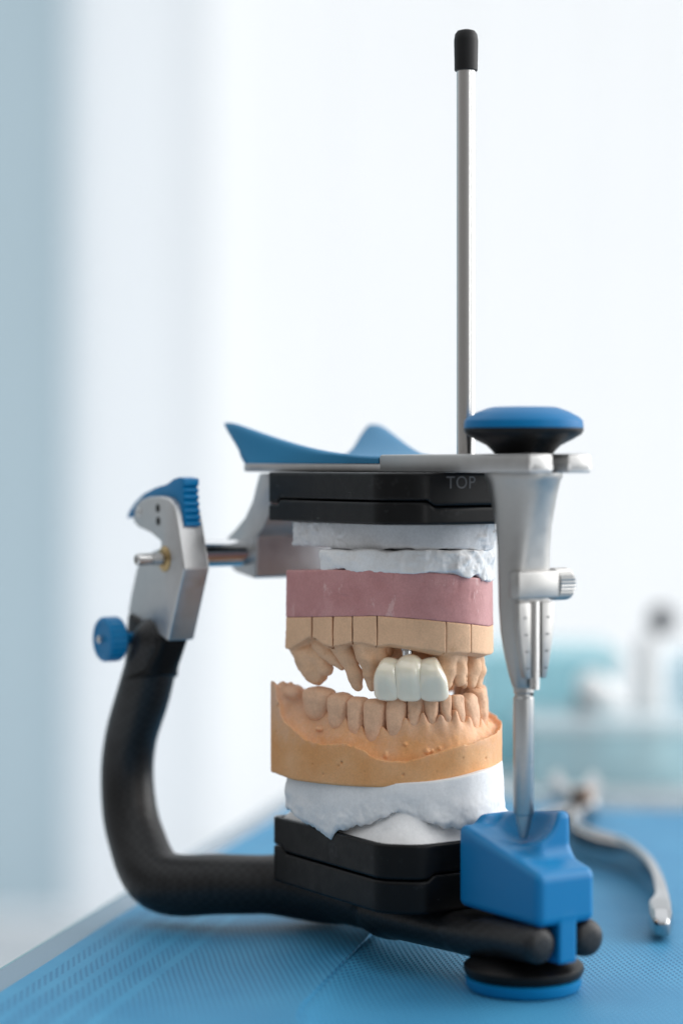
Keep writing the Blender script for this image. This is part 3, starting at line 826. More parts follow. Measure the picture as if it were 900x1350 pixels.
# plaster between plate and pink base
def plaster_hi(f, r, z):
    t = ang(f, r, 28.6, 52.5)
    d = outline(f, r, 25.8, 53.6, -1.0) + .5 * vnoise(f, r, z, 10, 61)
    d = d - 2.0 * sstep(2, 20, t) + 1.0 * fbm(f, r, z, 3.0, 64) * sstep(4, 12, t) - 2.4 * np.maximum(0, fbm(f, r, z, 3.6, 62)) * sstep(-50, -64, t) - .8 * np.maximum(0, fbm(f, r, z, 2.0, 69)) * sstep(-52, -66, t) + .4 * sstep(121, 119.5, z)
    return smax(smax(d, z - 126.95, .3), (119.5 + .8 * vnoise(f, r, z * 0, 9, 66) + .5 * fbm(f, r, z * 0, 3, 67) + .2 * sstep(-50, -70, t)) - z, .35) + .06 * fbm(f, r, z, 1.4, 63)
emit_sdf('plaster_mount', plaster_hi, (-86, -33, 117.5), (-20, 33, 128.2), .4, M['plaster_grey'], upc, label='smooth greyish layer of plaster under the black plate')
def plaster_lo(f, r, z):
    t = ang(f, r, UW, UL)
    d = outline(f, r, 29.3, 54.0, -18) + 1.2 * fbm(f, r, z, 7, 71) + 1.0 * fbm(f, r, z, 2.6, 72) * sstep(-40, 10, t) + .5 * fbm(f, r, z, 2.8, 75)
    d = d + 1.6 * ((z - 116) / 4.0) ** 2 * sstep(0, -60, t) * .5
    top = 119.3 + 5.5 * sstep(14, 26, t) + .5 * vnoise(f, r, z * 0, 5, 79)
    return smax(smax(d, z - top, .4), np.interp(t, *PT) - .7 + 1.9 * np.maximum(0, vnoise(f, r, z * 0, 4.5, 77)) + .5 * np.maximum(0, vnoise(f, r, z * 0, 1.6, 78)) - z, .4) + .06 * fbm(f, r, z, 1.2, 73)
emit_sdf('plaster_mount', plaster_lo, (-80, -33, 105), (-20, 33, 126.5), .4, M['plaster'], upc, label='rough white layer of plaster on the pink base')

# tan stone band, sawn into dies
EB = tab_of([(380, 856), (392, 850), (406, 840), (415, 843), (425, 850), (438, 854), (450, 851), (461, 848), (475, 848), (497, 853), (515, 850), (549, 855), (581, 861), (622, 861), (643, 864)], UW + .5, UL + .5)
def cut_t(px): return arch_at(px, 830, UW + .5, UL + .5)[0]
cuts = [-97] + [cut_t(x) for x in (409.5, 437.7, 463.7, 496.8, 589, 621.7)] + [62, 97]
AW, AL = 24.2, 47.5            # upper arch line
def stump(px0, py0, px1, py1, ra, rb, W=AW, L=AL, sq=1.0):
    """A stump from under the band to its tip, both given where the photo shows them."""
    t, f, r, z = arch_at(px0, py0, W, L); A = (f, r, z)
    t, f, r, z = arch_at(px1, py1, W, L); return A, (f, r, z), ra, rb
def die_sdf(k, stumps, seed):
    t0, t1 = cuts[k], cuts[k + 1]
    def sdf(f, r, z):
        t = ang(f, r, UW, UL)
        fp = f - FM
        # behind the centre the arch runs straight: keep counting the angle backwards
        d = outline(f, r, UW, UL, -2.5) - (110 - z) * .012
        e = -d
        edge = np.interp(t, *EB) + .18 * vnoise(f, r, z * 0, 3, seed)
        under = edge + 1.0 * sstep(0, 3, e) * 0 - .9 * sstep(.3, 3.5, e) + 3.0 * sstep(9, 13, e)
        band = smax(smax(d, z - np.interp(t, *PB) + .02, .15), (under - z) * .85, .5)
        band = smax(band, 12.5 * 0 + (e - 17), .5)
        rad = np.sqrt(r ** 2 + fp ** 2) + 1
        q = band
        for A, B, ra, rb in stumps:
            s = capsule(f, r, z, A, B, ra, rb)
            s = s + .5 * np.abs(vnoise(f, r, z, 4.5, seed + 3)) + .3 * vnoise(f, r, z, 2.6, seed + 6) + .14 * fbm(f, r, z, 1.2, seed + 4)
            q = smin(q, s, .5 if k in (5, 6) else .9)
        cutd = np.maximum((t0 - t), (t - t1)) * rad * math.pi / 180 * .8 + .13 + .09 * vnoise(f, r, z, 4, seed + 13)
        cutd = np.where(z > np.interp(t, *EB) - .5, cutd, cutd - 3.5)
        q = smax(q, cutd, .15)
        return q + .04 * fbm(f, r, z, 1.6, seed + 9)
    return sdf
S = stump
die_list = [
    [S(402, 852, 407, 868, 4.6, 4.4), S(409, 868, 414, 884, 4.8, 3.8), S(413, 884, 419, 897, 3.6, 1.6), S(411, 862, 421, 889, 4.4, 3.0), S(420, 862, 430, 882, 3.6, 2.4)],
    [S(425, 850, 440, 866, 3.4, 2.6), S(440, 866, 451, 880, 2.4, 1.0)],
    [S(452, 850, 459, 868, 3.8, 3.0), S(460, 868, 468, 889, 2.9, 2.5), S(468, 888, 471, 904, 2.4, 1.7)],
    [S(485, 852, 487, 866, 4.4, 3.9), S(487, 868, 488, 888, 3.4, 2.0), S(488, 888, 490, 908, 2.0, 1.2), S(498, 856, 502, 866, 2.6, 2.0)],
    [S(504, 850, 508, 858, 2.6, 2.2, AW - 2, AL - 2), S(576, 858, 583, 864, 3.0, 2.6, AW - 2, AL - 2), S(506, 852, 545, 858, 4.5, 4.5, AW - 8, AL - 8), S(545, 858, 584, 864, 4.5, 4.5, AW - 8, AL - 8)],
    [S(590, 862, 588, 880, 2.6, 3.2), S(588, 880, 588, 900, 3.1, 2.3), S(605, 864, 604, 882, 2.3, 2.5), S(604, 882, 604, 897, 2.5, 2.0), S(615, 864, 614, 884, 2.2, 2.5), S(614, 884, 613, 900, 2.4, 1.9), S(588, 862, 616, 866, 3.0, 3.0)],
    [S(623, 864, 622, 884, 2.2, 2.6), S(622, 884, 621, 902, 2.5, 1.9), S(631, 866, 630, 884, 2.6, 3.0), S(630, 884, 628, 900, 2.9, 2.4)],
    [],
]
# the hidden far side of the arch carries a few plain stumps
for tt, hh in ((62, 88), (75, 87), (88, 86)):
    f, r = arch_pt(tt, AW, AL); die_list[7].append(((f, r, 88), (f, r, 77), 3.6, 2.8))
for k, st in enumerate(die_list):
    emit_sdf('stone_die', die_sdf(k, st, 100 + 11 * k), (-87, -33, 70), (-24, 33, 101), .33, M['tan'], upc)
# implant post over the crowns
t, f, r, z = arch_at(536.5, 862, AW + 1.0, AL + 1.0)
lathe('abutment_post', [(1.5, z - 4), (1.65, z + 1), (1.9, z + 1.2), (1.9, z + 4.5)], (f, r, 0), (0, 0, 1), M['chrome'], upc, 32)

#==================================================================== BRIDGE OF THREE CROWNS
t, f, r, z = arch_at(542, 924, 27, 50.5)
br = thing('dental_bridge', 'glossy ivory bridge of three joined crowns hanging between the two casts', 'dental bridge', to_world(f, r, z), ROT)
ORG[br.name] = (f, r, z)
CW, CL = 26.2, 50.2
crowns = [(494.5, 527, 924.5, 867), (524.5, 558, 925.5, 863), (554, 593, 925.5, 867)]
def crown_sdf(x0, x1, yt, yg, seed, last):
    t0 = arch_at(x0, 900, CW + 2, CL + 2)[0]; t1 = arch_at(x1, 900, CW + 2, CL + 2)[0]; tm = (t0 + t1) / 2
    zt = arch_at((x0 + x1) / 2, yt, CW + 2, CL + 2)[3]; zg = arch_at((x0 + x1) / 2, yg, CW + 2, CL + 2)[3]
    f0, r0 = arch_pt(t0, CW, CL); f1, r1 = arch_pt(t1, CW, CL); fc, rc = arch_pt(tm, CW, CL)
    w = math.hypot(f1 - f0, r1 - r0) / 2
    tx = ((f1 - f0) / (2 * w), (r1 - r0) / (2 * w)); nx = (tx[1], -tx[0])
    if nx[0] * (fc - FM) + nx[1] * rc < 0: nx = (-nx[0], -nx[1])
    H = zg - zt
    def sdf(f, r, z):
        x = (f - fc) * tx[0] + (r - rc) * tx[1]; y = (f - fc) * nx[0] + (r - rc) * nx[1]
        h = np.clip((zg - z) / H, -.3, 1.2)       # 0 neck, 1 incisal edge
        sx = 1.0 if (f1 - f0) * tx[0] + (r1 - r0) * tx[1] > 0 else -1.0
        xs = x * sx / w                            # -1 at the left neighbour, 1 at the right
        nk = sstep(.62, -.08, h)
        L_ = (1.10 if seed == 0 else 1.26) - (.62 if seed == 0 else .04) * nk - .08 * sstep(.8, 1.08, h)
        R_ = (1.10 if seed == 2 else 1.26) - (.74 if seed == 2 else .04) * nk - (.10 * sstep(1.0, .55, h) if seed == 2 else 0) - (.08 * sstep(.8, 1.08, h) if seed != 2 else 0)
        xn = np.where(xs < 0, -xs / L_, xs / R_)
        dy = 4.0 * (1 - .60 * sstep(.25, 1.05, h)) * (1 - .45 * sstep(.30, -.05, h))
        y0 = 1.25 * sstep(-.05, .42, h) - .45 * sstep(.5, 1.05, h)
        ridge = .10 * np.cos(xs * 4.6) * sstep(1.0, .4, h)
        k = (xn ** 2.05 + np.abs((y - y0 + ridge) / dy) ** 2.0) ** (1 / 2.0)
        side = (k - 1) * np.minimum(w, dy) * .85
        edge = zt + .12 * xs * xs + .75 * np.abs(xs) ** 5
        q = smax(side, edge - z, .8)
        q = smax(q, z - zg + 1.1 * xs * xs * (1 if seed == 1 else .4), 2.0)
        return q + .03 * fbm(f, r, z, 2.5, 90 + seed)
    R = w + 6
    return sdf, (fc - R, rc - R, zt - 2), (fc + R, rc + R, zg + 2)
for i, c in enumerate(crowns):
    sdf, lo, hi = crown_sdf(*c, i, i == 2)
    emit_sdf('crown', sdf, lo, hi, .26, M['ceramic'], br)

#==================================================================== TABLE, MAT
E1 = np.array([.218, .976]); E2 = np.array([.976, -.218])      # along the left edge (away), along the far edge (right)
CORNER = np.array([-20.0, 985.0])                               # far left corner of the glass
def tb(u, w):                                                   # u right of the left edge, w towards the viewer from the far edge
    p = CORNER + E2 * u - E1 * w
    return float(p[0]), float(p[1])
def rounded(u0, u1, w0, w1, rad, n=12):
    pts = []
    for cu, cw, a0 in ((u0 + rad, w1 - rad, 90), (u0 + rad, w0 + rad, 180), (u1 - rad, w0 + rad, 270), (u1 - rad, w1 - rad, 0)):
        for k in range(n + 1):
            a = math.radians(a0 + 90 * k / n)
            pts.append((cu + rad * math.cos(a), cw + rad * math.sin(a)))
    return pts
def rounded2(u0, u1, w0, w1, rads, n=14):
    pts = []
    for (cu, cw, a0), rad in zip(((u0, w1, 90), (u0, w0, 180), (u1, w0, 270), (u1, w1, 0)), rads):
        su = 1 if cu == u0 else -1; sw = 1 if cw == w0 else -1
        for k in range(n + 1):
            a = math.radians(a0 + 90 * k / n)
            pts.append((cu + su * rad + rad * math.cos(a), cw + sw * rad + rad * math.sin(a)))
    return pts
TBL_W1 = 470.0
tblc = tb(300, 200)
table = thing('glass_table', 'grey glass topped table with a teal edge under the blue mesh mat', 'table', (tblc[0], tblc[1], -700), 0)
ORG[table.name] = (tblc[0], tblc[1], -700)
outer = [tb(*p) for p in rounded2(0, 620, 0, TBL_W1, (70, 25, 40, 40))]
inner = [tb(*p) for p in rounded2(1.6, 618.4, 1.6, TBL_W1 - 1.6, (68.4, 24, 39, 39))]
def emit_w(name, poly, z0, z1, m, parent, bevel=.6, seg=3):
    bm = bm_prism(bmesh.new(), poly, z0, z1, 'z'); return emit_bm(name, bm, m, parent, bevel, seg)
top = emit_w('glass_top', inner, -7.3, -1.35, M['glass_top'], table, .4)
bm = bmesh.new()
n = len(outer)
ring = []
for poly, z in ((inner, -7.2), (outer, -6.8), (outer, -2.0), (inner, -1.5)):
    ring.append([bm.verts.new((x, y, z)) for x, y in poly])
for a, b in zip(ring, ring[1:]):
    for i in range(n): bm.faces.new((a[i], a[(i + 1) % n], b[(i + 1) % n], b[i]))
emit_bm('glass_edge', bm, M['glass_edge'], top, 0, label='teal polished edge of the glass')
for u, w in ((60, 60), (560, 60), (60, 400), (560, 400)):
    x, y = tb(u, w)
    bm = bm_lathe(bmesh.new(), [(18, -700), (18, -695), (14, -690), (14, -7.4)], (x, y, 0), (0, 0, 1), 28)
    emit_bm('table_leg', bm, M['leg'], table)

# blue woven mat with a cross of folds
def mat_material():
    m = D.materials.new('blue_mesh_weave'); m.use_nodes = True
    nt = m.node_tree; N = nt.nodes; L = nt.links
    b = N['Principled BSDF']; b.inputs['Roughness'].default_value = .55; b.inputs['Specular IOR Level'].default_value = .4
    tc = N.new('ShaderNodeTexCoord'); sp = N.new('ShaderNodeSeparateXYZ'); L.new(tc.outputs['Object'], sp.inputs[0])
    def mth(op, a, bb=None, c=None):
        n = N.new('ShaderNodeMath'); n.operation = op
        for i, v in enumerate((a, bb, c)):
            if v is None: continue
            if isinstance(v, (int, float)): n.inputs[i].default_value = v
            else: L.new(v, n.inputs[i])
        return n.outputs[0]
    # a gentle wander so that the rows are not ruled lines
    nz = N.new('ShaderNodeTexNoise'); nz.inputs['Scale'].default_value = 14; nz.inputs['Detail'].default_value = 2
    L.new(tc.outputs['Object'], nz.inputs['Vector'])
    wob = mth('MULTIPLY', mth('SUBTRACT', nz.outputs['Fac'], .5), .0016)
    U = mth('ADD', sp.outputs['X'], wob); W = mth('ADD', sp.outputs['Y'], mth('MULTIPLY', wob, 1.4))
    k1 = 2 * math.pi / .00175; k2 = 2 * math.pi / .0047
    a = mth('SINE', mth('MULTIPLY', U, k1)); c = mth('SINE', mth('MULTIPLY', W, k2))
    h = mth('MULTIPLY', a, c)
    hole = N.new('ShaderNodeMapRange'); hole.inputs['From Min'].default_value = .0; hole.inputs['From Max'].default_value = .55; L.new(h, hole.inputs['Value'])
    # woven border lines parallel to the left edge: the holes close there
    u = sp.outputs['X']
    line = None
    for pos, wd in ((.0025, .0025), (.011, .0016), (.019, .0014), (.027, .0014), (.036, .0016)):
        q = mth('LESS_THAN', mth('ABSOLUTE', mth('SUBTRACT', u, pos)), wd)
        line = q if line is None else mth('MAXIMUM', line, q)
    holes = mth('MULTIPLY', hole.outputs['Result'], mth('SUBTRACT', 1.0, line))
    big = N.new('ShaderNodeTexNoise'); big.inputs['Scale'].default_value = 30; big.inputs['Detail'].default_value = 4; L.new(tc.outputs['Object'], big.inputs['Vector'])
    rp = N.new('ShaderNodeValToRGB'); rp.color_ramp.elements[0].color = (.040, .25, .45, 1); rp.color_ramp.elements[1].color = (.058, .30, .51, 1)
    rp.color_ramp.elements[0].position = .35; rp.color_ramp.elements[1].position = .65
    L.new(big.outputs['Fac'], rp.inputs['Fac'])
    mx = N.new('ShaderNodeMix'); mx.data_type = 'RGBA'
    L.new(holes, mx.inputs['Factor']); L.new(rp.outputs['Color'], mx.inputs[6]); mx.inputs[7].default_value = (.024, .155, .32, 1)
    L.new(mx.outputs[2], b.inputs['Base Color'])
    bp = N.new('ShaderNodeBump'); bp.inputs['Strength'].default_value = .55; bp.inputs['Distance'].default_value = .0003; bp.invert = True
    L.new(holes, bp.inputs['Height']); L.new(bp.outputs['Normal'], b.inputs['Normal'])
    return m
MU0, MU1, MW0, MW1 = 13.0, 600.0, 42.0, 462.0
mo = tb(MU0, MW0)
def fold_u(): return 0
fu = (np.array(on_z(450, 1282, 0)) - CORNER) @ E2              # fold line parallel to the left edge
fw = -((np.array((95.0, 706.0)) - CORNER) @ E1)               # fold line across
NU, NW = 130, 110
us = np.linspace(0, 1, NU); ws = np.linspace(0, 1, NW)
us = np.unique(np.concatenate([us * (MU1 - MU0) + MU0, fu + np.array([-12, -8, -5, -3, -1.5, -.6, 0, .6, 1.5, 3, 5, 8, 12])]))
ws = np.unique(np.concatenate([ws * (MW1 - MW0) + MW0, fw + np.array([-6, -3, -1.5, -.5, 0, .5, 1.5, 3, 6])]))
vs, fs = [], []
RC = 66.0
for i, u in enumerate(us):
    for j, w in enumerate(ws):
        uu, ww = u, w
        # rounded near-left corner: squeeze the grid in
        if ww > MW1 - RC:
            dw = (ww - (MW1 - RC)) / RC
            inset = RC * (1 - math.sqrt(max(0, 1 - min(1, dw) ** 2)))
            uu = MU0 + inset + (u - MU0) * (MU1 - MU0 - inset) / (MU1 - MU0)
        z = -.55
        du = u - fu
        z += 3.2 * math.exp(-abs(du) / (26.0 if du < 0 else 7.0)) + (-.6 if 0 < du < 1.2 else 0)
        z += -.35 * math.exp(-abs(w - fw) / 5.0)
        z += .35 * float(vnoise(np.array([u]), np.array([w]), np.array([0.]), 45, 3)[0])
        # the mat is pressed flat under the foot and the rear corner of the frame
        x, y = tb(uu, ww)
        for (qx, qy), rad in (((OX, OY), 26), (to_world(-128, -45, 0)[:2], 22)):
            k = math.exp(-(((x - qx) ** 2 + (y - qy) ** 2) / rad ** 2) ** 2); z = z * (1 - k) - .05 * k
        z = max(z, -1.1)
        vs.append(((uu - MU0) , -(ww - MW0), z))
nw = len(ws)
for i in range(len(us) - 1):
    for j in range(nw - 1):
        a = i * nw + j
        fs.append((a, a + 1, a + nw + 1, a + nw))
# thickness
K = len(vs)
vs += [(x, y, -1.3) for x, y, z in vs]
nu = len(us)
for i in range(nu - 1):
    for j in range(nw - 1):
        a = i * nw + j; fs.append((K + a, K + a + nw, K + a + nw + 1, K + a + 1))
for i in range(nu - 1):
    a = i * nw; fs.append((a, a + nw, K + a + nw, K + a)); a = i * nw + nw - 1; fs.append((a, K + a, K + a + nw, a + nw))
for j in range(nw - 1):
    a = j; fs.append((a, K + a, K + a + 1, a + 1)); a = (nu - 1) * nw + j; fs.append((a, a + 1, K + a + 1, K + a))
me = D.meshes.new('mesh_mat'); me.from_pydata([tuple(c * MM for c in v) for v in vs], [], fs); me.validate(); me.materials.append(mat_material()); me.shade_smooth(); me.set_sharp_from_angle(angle=math.radians(50))
mo_o = D.objects.new('mesh_mat', me); C.objects.link(mo_o)
mo_o.location = (mo[0] * MM, mo[1] * MM, 0); mo_o.rotation_euler = (0, 0, math.atan2(E2[1], E2[0]))
mo_o['label'] = 'blue woven mesh mat with creased folds spread over the table under the articulator'; mo_o['category'] = 'mat'

#==================================================================== PLIERS
def tube_path(pts, wid, hei, n=20):
    """Rings of a flattened bar along world points."""
    P = [Vector(p) for p in pts]
    # resample with Catmull-Rom
    Q, Wd, Hd = [], [], []
    for i in range(len(P) - 1):
        p0, p1, p2, p3 = P[max(i - 1, 0)], P[i], P[i + 1], P[min(i + 2, len(P) - 1)]
        for k in range(8):
            t = k / 8
            Q.append(.5 * ((2 * p1) + (p2 - p0) * t + (2 * p0 - 5 * p1 + 4 * p2 - p3) * t * t + (3 * p1 - p0 - 3 * p2 + p3) * t ** 3))
            Wd.append(wid[i] * (1 - t) + wid[i + 1] * t); Hd.append(hei[i] * (1 - t) + hei[i + 1] * t)
    Q.append(P[-1]); Wd.append(wid[-1]); Hd.append(hei[-1])
    rings = []
    for i, q in enumerate(Q):
        tan = (Q[min(i + 1, len(Q) - 1)] - Q[max(i - 1, 0)]).normalized()
        sd = tan.cross(Vector((0, 0, 1))).normalized(); up = sd.cross(tan)
        ring = []
        for k in range(n):
            a = 2 * math.pi * k / n; c, s = math.cos(a), math.sin(a)
            ring.append(q + sd * (Wd[i] * math.copysign(abs(c) ** .6, c)) + up * (Hd[i] * math.copysign(abs(s) ** .6, s)))
        rings.append(ring)
    return rings
plo = (97, 860, 0)
pli = thing('pliers', 'shiny steel dental pliers with a bent handle lying on the mat behind the blue block', 'pliers', plo, 0)
ORG[pli.name] = plo
h1 = [(95, 868, 7), (90, 835, 6.5), (86, 806, 6.5), (90, 786, 6.5), (99, 768, 6.3), (103, 742, 6.0), (103, 715, 5.8), (101, 690, 5.2), (98.5, 676, 4.9), (97.3, 666, 4.4), (96.6, 659, 4.2), (96.5, 657.5, 4.1)]
loft('handle', tube_path(h1, [3.4, 2.4, 1.7, 1.6, 1.6, 1.8, 2.0, 2.6, 3.9, 3.7, 2.5, .5], [4, 6.0, 6.6, 6.6, 6.4, 6.0, 5.4, 4.7, 4.9, 4.4, 2.8, .6]), M['tool'], pli, sharp=0)
h2 = [(95, 862, 7), (80, 840, 6.5), (70, 815, 6.5), (64, 785, 6.0), (62, 750, 5.5), (64, 720, 5.0), (68, 700, 4.2), (69, 694, 4.1)]
loft('handle', tube_path(h2, [3.4, 2.2, 1.8, 1.7, 1.8, 2.1, 3.0, .6], [4, 4.6, 5, 4.9, 4.6, 4.0, 3.6, .8]), M['tool'], pli, sharp=0)
j1 = [(96, 862, 8), (99, 880, 9), (103, 896, 11), (104, 908, 14)]
loft('jaw', tube_path(j1, [4.5, 5.0, 3.6, 1.2], [5.5, 6, 5, 2]), M['tool'], pli, sharp=0)
j2 = [(94, 862, 8), (90, 880, 9), (88, 896, 11), (90, 908, 15)]
loft('jaw', tube_path(j2, [4.5, 5.0, 3.6, 1.2], [5.5, 6, 5, 2]), M['tool'], pli, sharp=0)
emit_bm('pivot_screw', bm_lathe(bmesh.new(), [(4.6, 11), (4.6, 15.2), (4.0, 16.2), (1.0, 16.4)], (95, 862, 0), (0, 0, 1), 28), M['pivot'], pli)

#==================================================================== ROOM BEHIND
def struct(name, verts, faces, m, kind='structure', label=None, cat=None):
    me = D.meshes.new(name); me.from_pydata([tuple(c * MM for c in v) for v in verts], [], faces); me.validate(); me.materials.append(m)
    o = D.objects.new(name, me); C.objects.link(o)
    if kind: o['kind'] = kind
    if label: o['label'] = label; o['category'] = cat
    return o
def box_vf(x0, x1, y0, y1, z0, z1):
    v = [(x, y, z) for x in (x0, x1) for y in (y0, y1) for z in (z0, z1)]
    return v, [(0, 1, 3, 2), (4, 6, 7, 5), (0, 4, 5, 1), (2, 3, 7, 6), (0, 2, 6, 4), (1, 5, 7, 3)]
struct('floor', [(-6000, -3000, -700), (6000, -3000, -700), (6000, 4600, -700), (-6000, 4600, -700)], [(0, 1, 2, 3)], M['floor'])
def sheer(name, col, trans):
    m = D.materials.new(name); m.use_nodes = True
    nt = m.node_tree; N = nt.nodes; L = nt.links
    for n in list(N): N.remove(n)
    out = N.new('ShaderNodeOutputMaterial'); df = N.new('ShaderNodeBsdfDiffuse'); tr = N.new('ShaderNodeBsdfTranslucent'); mx = N.new('ShaderNodeMixShader')
    tc = N.new('ShaderNodeTexCoord'); wv = N.new('ShaderNodeTexNoise'); wv.inputs['Scale'].default_value = 3
    L.new(tc.outputs['Object'], wv.inputs['Vector'])
    rp = N.new('ShaderNodeValToRGB'); rp.color_ramp.elements[0].color = (*[c * .97 for c in col], 1); rp.color_ramp.elements[1].color = (*col, 1)
    L.new(wv.outputs['Fac'], rp.inputs['Fac'])
    L.new(rp.outputs['Color'], df.inputs['Color']); L.new(rp.outputs['Color'], tr.inputs['Color'])
    mx.inputs[0].default_value = trans
    L.new(df.outputs[0], mx.inputs[1]); L.new(tr.outputs[0], mx.inputs[2]); L.new(mx.outputs[0], out.inputs['Surface'])
    return m
def curtain(name, x0, x1, y, m, label, amp=8, per=120):
    nx = int((x1 - x0) / 12)
    vs, fs = [], []
    for i in range(nx + 1):
        x = x0 + (x1 - x0) * i / nx
        yy = y + amp * math.sin(2 * math.pi * x / per) + amp * .5 * math.sin(2 * math.pi * x / (per * 2.3) + 1)
        vs += [(x, yy, -690), (x, yy, 2400)]
    for i in range(nx): fs.append((2 * i, 2 * i + 2, 2 * i + 3, 2 * i + 1))
    o = struct(name, vs, fs, m, kind=None, label=label, cat='curtain'); o.data.shade_smooth()
    return o
curtain('curtain', -5000, -490, 4060, sheer('blue_grey_blind', (.43, .54, .60), .55), 'pale blue grey blind at the left edge beside the bluish sheer curtain', 6, 900)
curtain('curtain', -500, -240, 4000, sheer('bluish_sheer', (.87, .905, .935), .58), 'narrow bluish sheer curtain beside the pale blue grey wall')
curtain('curtain', -250, 3200, 4120, sheer('white_sheer', (.93, .945, .955), .6), 'wide white sheer curtain across the bright window')

# blurred bench with pale turquoise acrylic boxes far behind the table
def tint(name, col, a):
    m = D.materials.new(name); m.use_nodes = True
    nt = m.node_tree; N = nt.nodes; L = nt.links
    b = N['Principled BSDF']; b.inputs['Base Color'].default_value = (*col, 1); b.inputs['Roughness'].default_value = .15
    out = [n for n in N if n.type == 'OUTPUT_MATERIAL'][0]
    tr = N.new('ShaderNodeBsdfTransparent'); tr.inputs['Color'].default_value = (*[min(1, .4 + .6 * c * 1.3) for c in col], 1)
    mx = N.new('ShaderNodeMixShader'); mx.inputs[0].default_value = a
    L.new(tr.outputs[0], mx.inputs[1]); L.new(b.outputs[0], mx.inputs[2]); L.new(mx.outputs[0], out.inputs['Surface'])
    return m
MT = {'t1': tint('turquoise_acrylic', (.56, .80, .89), .45), 't2': tint('pale_turquoise_acrylic', (.66, .85, .92), .4), 't3': tint('blue_acrylic', (.70, .82, .90), .45),
      't4': tint('frosted_lid', (.74, .84, .88), .7), 'w': mat('white_enamel', (.8, .8, .8), .3), 'g': mat('grey_enamel', (.22, .24, .26), .4), 'd': mat('dark_enamel', (.03, .035, .045), .4)}
BD = 1180.0
def bx(px): return (px - HX) * BD / FP
def bz(py): return EYE - (py - HY) * BD / FP
BT_ = bz(1028)
bench = thing('side_bench', 'long white bench behind the glass table carrying the turquoise boxes', 'bench', (250, 1300, -700), 0)
ORG[bench.name] = (250, 1300, -700)
emit_bm('bench_top', bm_prism(bmesh.new(), box_poly(70, 900, 1130, 1500), BT_ - 22, BT_, 'z'), M['bench'], bench, 2)
emit_bm('bench_body', bm_prism(bmesh.new(), box_poly(90, 880, 1160, 1480), -699, BT_ - 22.5, 'z'), M['bench'], bench, 2)
def acrylic(name, x0, x1, ztop, y0, y1, m, label, group=None, lid=None):
    t = thing(name, label, 'box', ((x0 + x1) / 2, (y0 + y1) / 2, BT_), 0, group); ORG[t.name] = ((x0 + x1) / 2, (y0 + y1) / 2, BT_)
    z0 = BT_ + .3
    w = 2.5
    for (a, b, c, d) in ((x0, x1, y0, y0 + w), (x0, x1, y1 - w, y1), (x0, x0 + w, y0 + w + .1, y1 - w - .1), (x1 - w, x1, y0 + w + .1, y1 - w - .1)):
        emit_bm('side_panel', bm_prism(bmesh.new(), box_poly(a, b, c, d), z0 + 2.6, ztop - 6, 'z'), m, t, .4)
    emit_bm('bottom_panel', bm_prism(bmesh.new(), box_poly(x0, x1, y0, y1), z0, z0 + 2.5, 'z'), m, t, .4)
    emit_bm('lid', bm_prism(bmesh.new(), box_poly(x0 - 2, x1 + 2, y0 - 2, y1 + 2), ztop - 5.9, ztop, 'z'), lid or m, t, 1)
    return t
acrylic('acrylic_box', bx(640), bx(826), bz(868), BD + 40, BD + 130, MT['t1'], 'tall turquoise box on the rear bench behind the steel pin', None)
acrylic('acrylic_box', bx(690), bx(900), bz(940), BD - 35, BD + 30, MT['t2'], 'low turquoise tray with a pale lid in front of the tall box', None, MT['t4'])
acrylic('acrylic_box', bx(880), bx(985), bz(880), BD + 40, BD + 120, MT['t3'], 'bluish box at the right edge of the rear bench', None)
# white hand tool with a dark round head
x = bx(868)
t = thing('handpiece_stand', 'white tapering stand with a dark round head behind the turquoise boxes', 'stand', (x, BD + 25, BT_)); ORG[t.name] = (x, BD + 25, BT_)
emit_bm('stand_body', bm_lathe(bmesh.new(), [(17, BT_ + .3), (17, BT_ + 4), (10, BT_ + 12), (9, bz(950)), (8, bz(880)), (6, bz(845))], (x, BD + 35, 0), (0, 0, 1), 24), MT['w'], t)
emit_bm('round_head', bm_lathe(bmesh.new(), [(3, bz(843)), (6.0, bz(838)), (7.4, bz(824)), (6.2, bz(810)), (2, bz(804))], (bx(884), BD + 35, 0), (0, 0, 1), 24), MT['d'], t)
x = bx(780)
t = thing('white_dispenser', 'white tilted dispenser on a grey neck among the turquoise boxes', 'dispenser', (x, BD + 10, BT_)); ORG[t.name] = (x, BD + 10, BT_)
emit_bm('neck', bm_lathe(bmesh.new(), [(7, BT_ + 3.2), (6, bz(960)), (4.5, bz(915))], (bx(768), BD - 2, 0), (0, 0, 1), 20), MT['g'], t)
emit_bm('nozzle', bm_lathe(bmesh.new(), [(3, -4), (8, 0), (8.4, 12), (4, 20)], (bx(772), BD - 2, bz(898)), (.8, 0, -.6), 24), MT['w'], t)

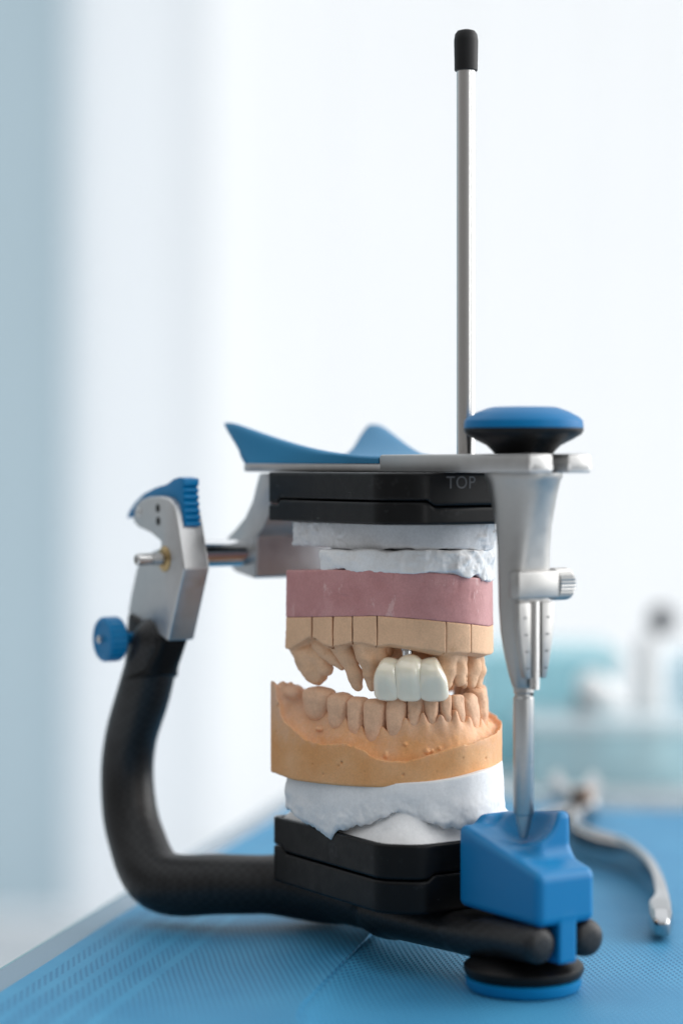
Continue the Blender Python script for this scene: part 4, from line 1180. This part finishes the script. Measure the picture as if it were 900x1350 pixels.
#==================================================================== LIGHT, WORLD, CAMERA
sc = bpy.context.scene
wd = D.worlds.new('World'); sc.world = wd; wd.use_nodes = True
nt = wd.node_tree; N = nt.nodes; L = nt.links
bg = N['Background']
tc = N.new('ShaderNodeTexCoord'); 
def vdot(v):
    n = N.new('ShaderNodeVectorMath'); n.operation = 'DOT_PRODUCT'; L.new(tc.outputs['Generated'], n.inputs[0]); n.inputs[1].default_value = Vector(v).normalized(); return n.outputs['Value']
r1 = N.new('ShaderNodeValToRGB'); mrr = N.new('ShaderNodeMapRange'); mrr.inputs['From Min'].default_value = -1; mrr.inputs['From Max'].default_value = 1
L.new(vdot((.45, .55, .70)), mrr.inputs['Value']); L.new(mrr.outputs['Result'], r1.inputs['Fac'])
cr = r1.color_ramp
cr.elements[0].position = 0; cr.elements[0].color = (.16, .15, .145, 1)
cr.elements[1].position = 1; cr.elements[1].color = (1.25, 1.28, 1.32, 1)
e = cr.elements.new(.3); e.color = (.26, .255, .25, 1)
e = cr.elements.new(.55); e.color = (.66, .68, .70, 1)
e = cr.elements.new(.75); e.color = (1.0, 1.04, 1.08, 1)
L.new(r1.outputs['Color'], bg.inputs['Color']); bg.inputs['Strength'].default_value = 1.0

def area(name, loc, tgt, size, power, col=(1, 1, 1), sy=None):
    l = D.lights.new(name, 'AREA'); l.energy = power; l.size = size; l.color = col
    if sy: l.shape = 'RECTANGLE'; l.size_y = sy
    o = D.objects.new(name, l); C.objects.link(o); o.location = Vector(loc) * MM
    o.rotation_euler = (Vector(tgt) * MM - o.location).to_track_quat('-Z', 'Y').to_euler()
    return o
area('window_light', (2000, 950, 850), (40, 640, 80), 2.2, 44, (1.0, .985, .965), 2.0)
area('added_highlight_strip', (640, -10, 330), (40, 640, 80), .07, 1.1, (1.0, .99, .975), .9)  # unseen narrow lamp, added to put streak highlights on the crowns
area('window_daylight', (-600, 4900, 800), (-600, 0, 800), 9.0, 33, (1.0, 1.0, .985), 3.6)
cam = D.cameras.new('camera'); co = D.objects.new('camera', cam); C.objects.link(co)
co.location = (0, 0, EYE * MM); co.rotation_euler = (math.pi / 2, 0, 0)
cam.sensor_fit = 'HORIZONTAL'; cam.sensor_width = 24.0; cam.lens = 24.0 * FP / 900
cam.shift_y = -(675 - HY) / 900
cam.clip_start = .01; cam.clip_end = 50
cam.dof.use_dof = True; cam.dof.focus_distance = .628; cam.dof.aperture_fstop = 4.1; cam.dof.aperture_blades = 0
sc.camera = co
sc.view_settings.view_transform = 'Standard'; sc.view_settings.look = 'None'; sc.view_settings.exposure = 0.1; sc.view_settings.gamma = 1
sc.render.engine = 'CYCLES'
sc.cycles.use_denoising = True
sc.cycles.max_bounces = 8
sc.cycles.sample_clamp_indirect = 4
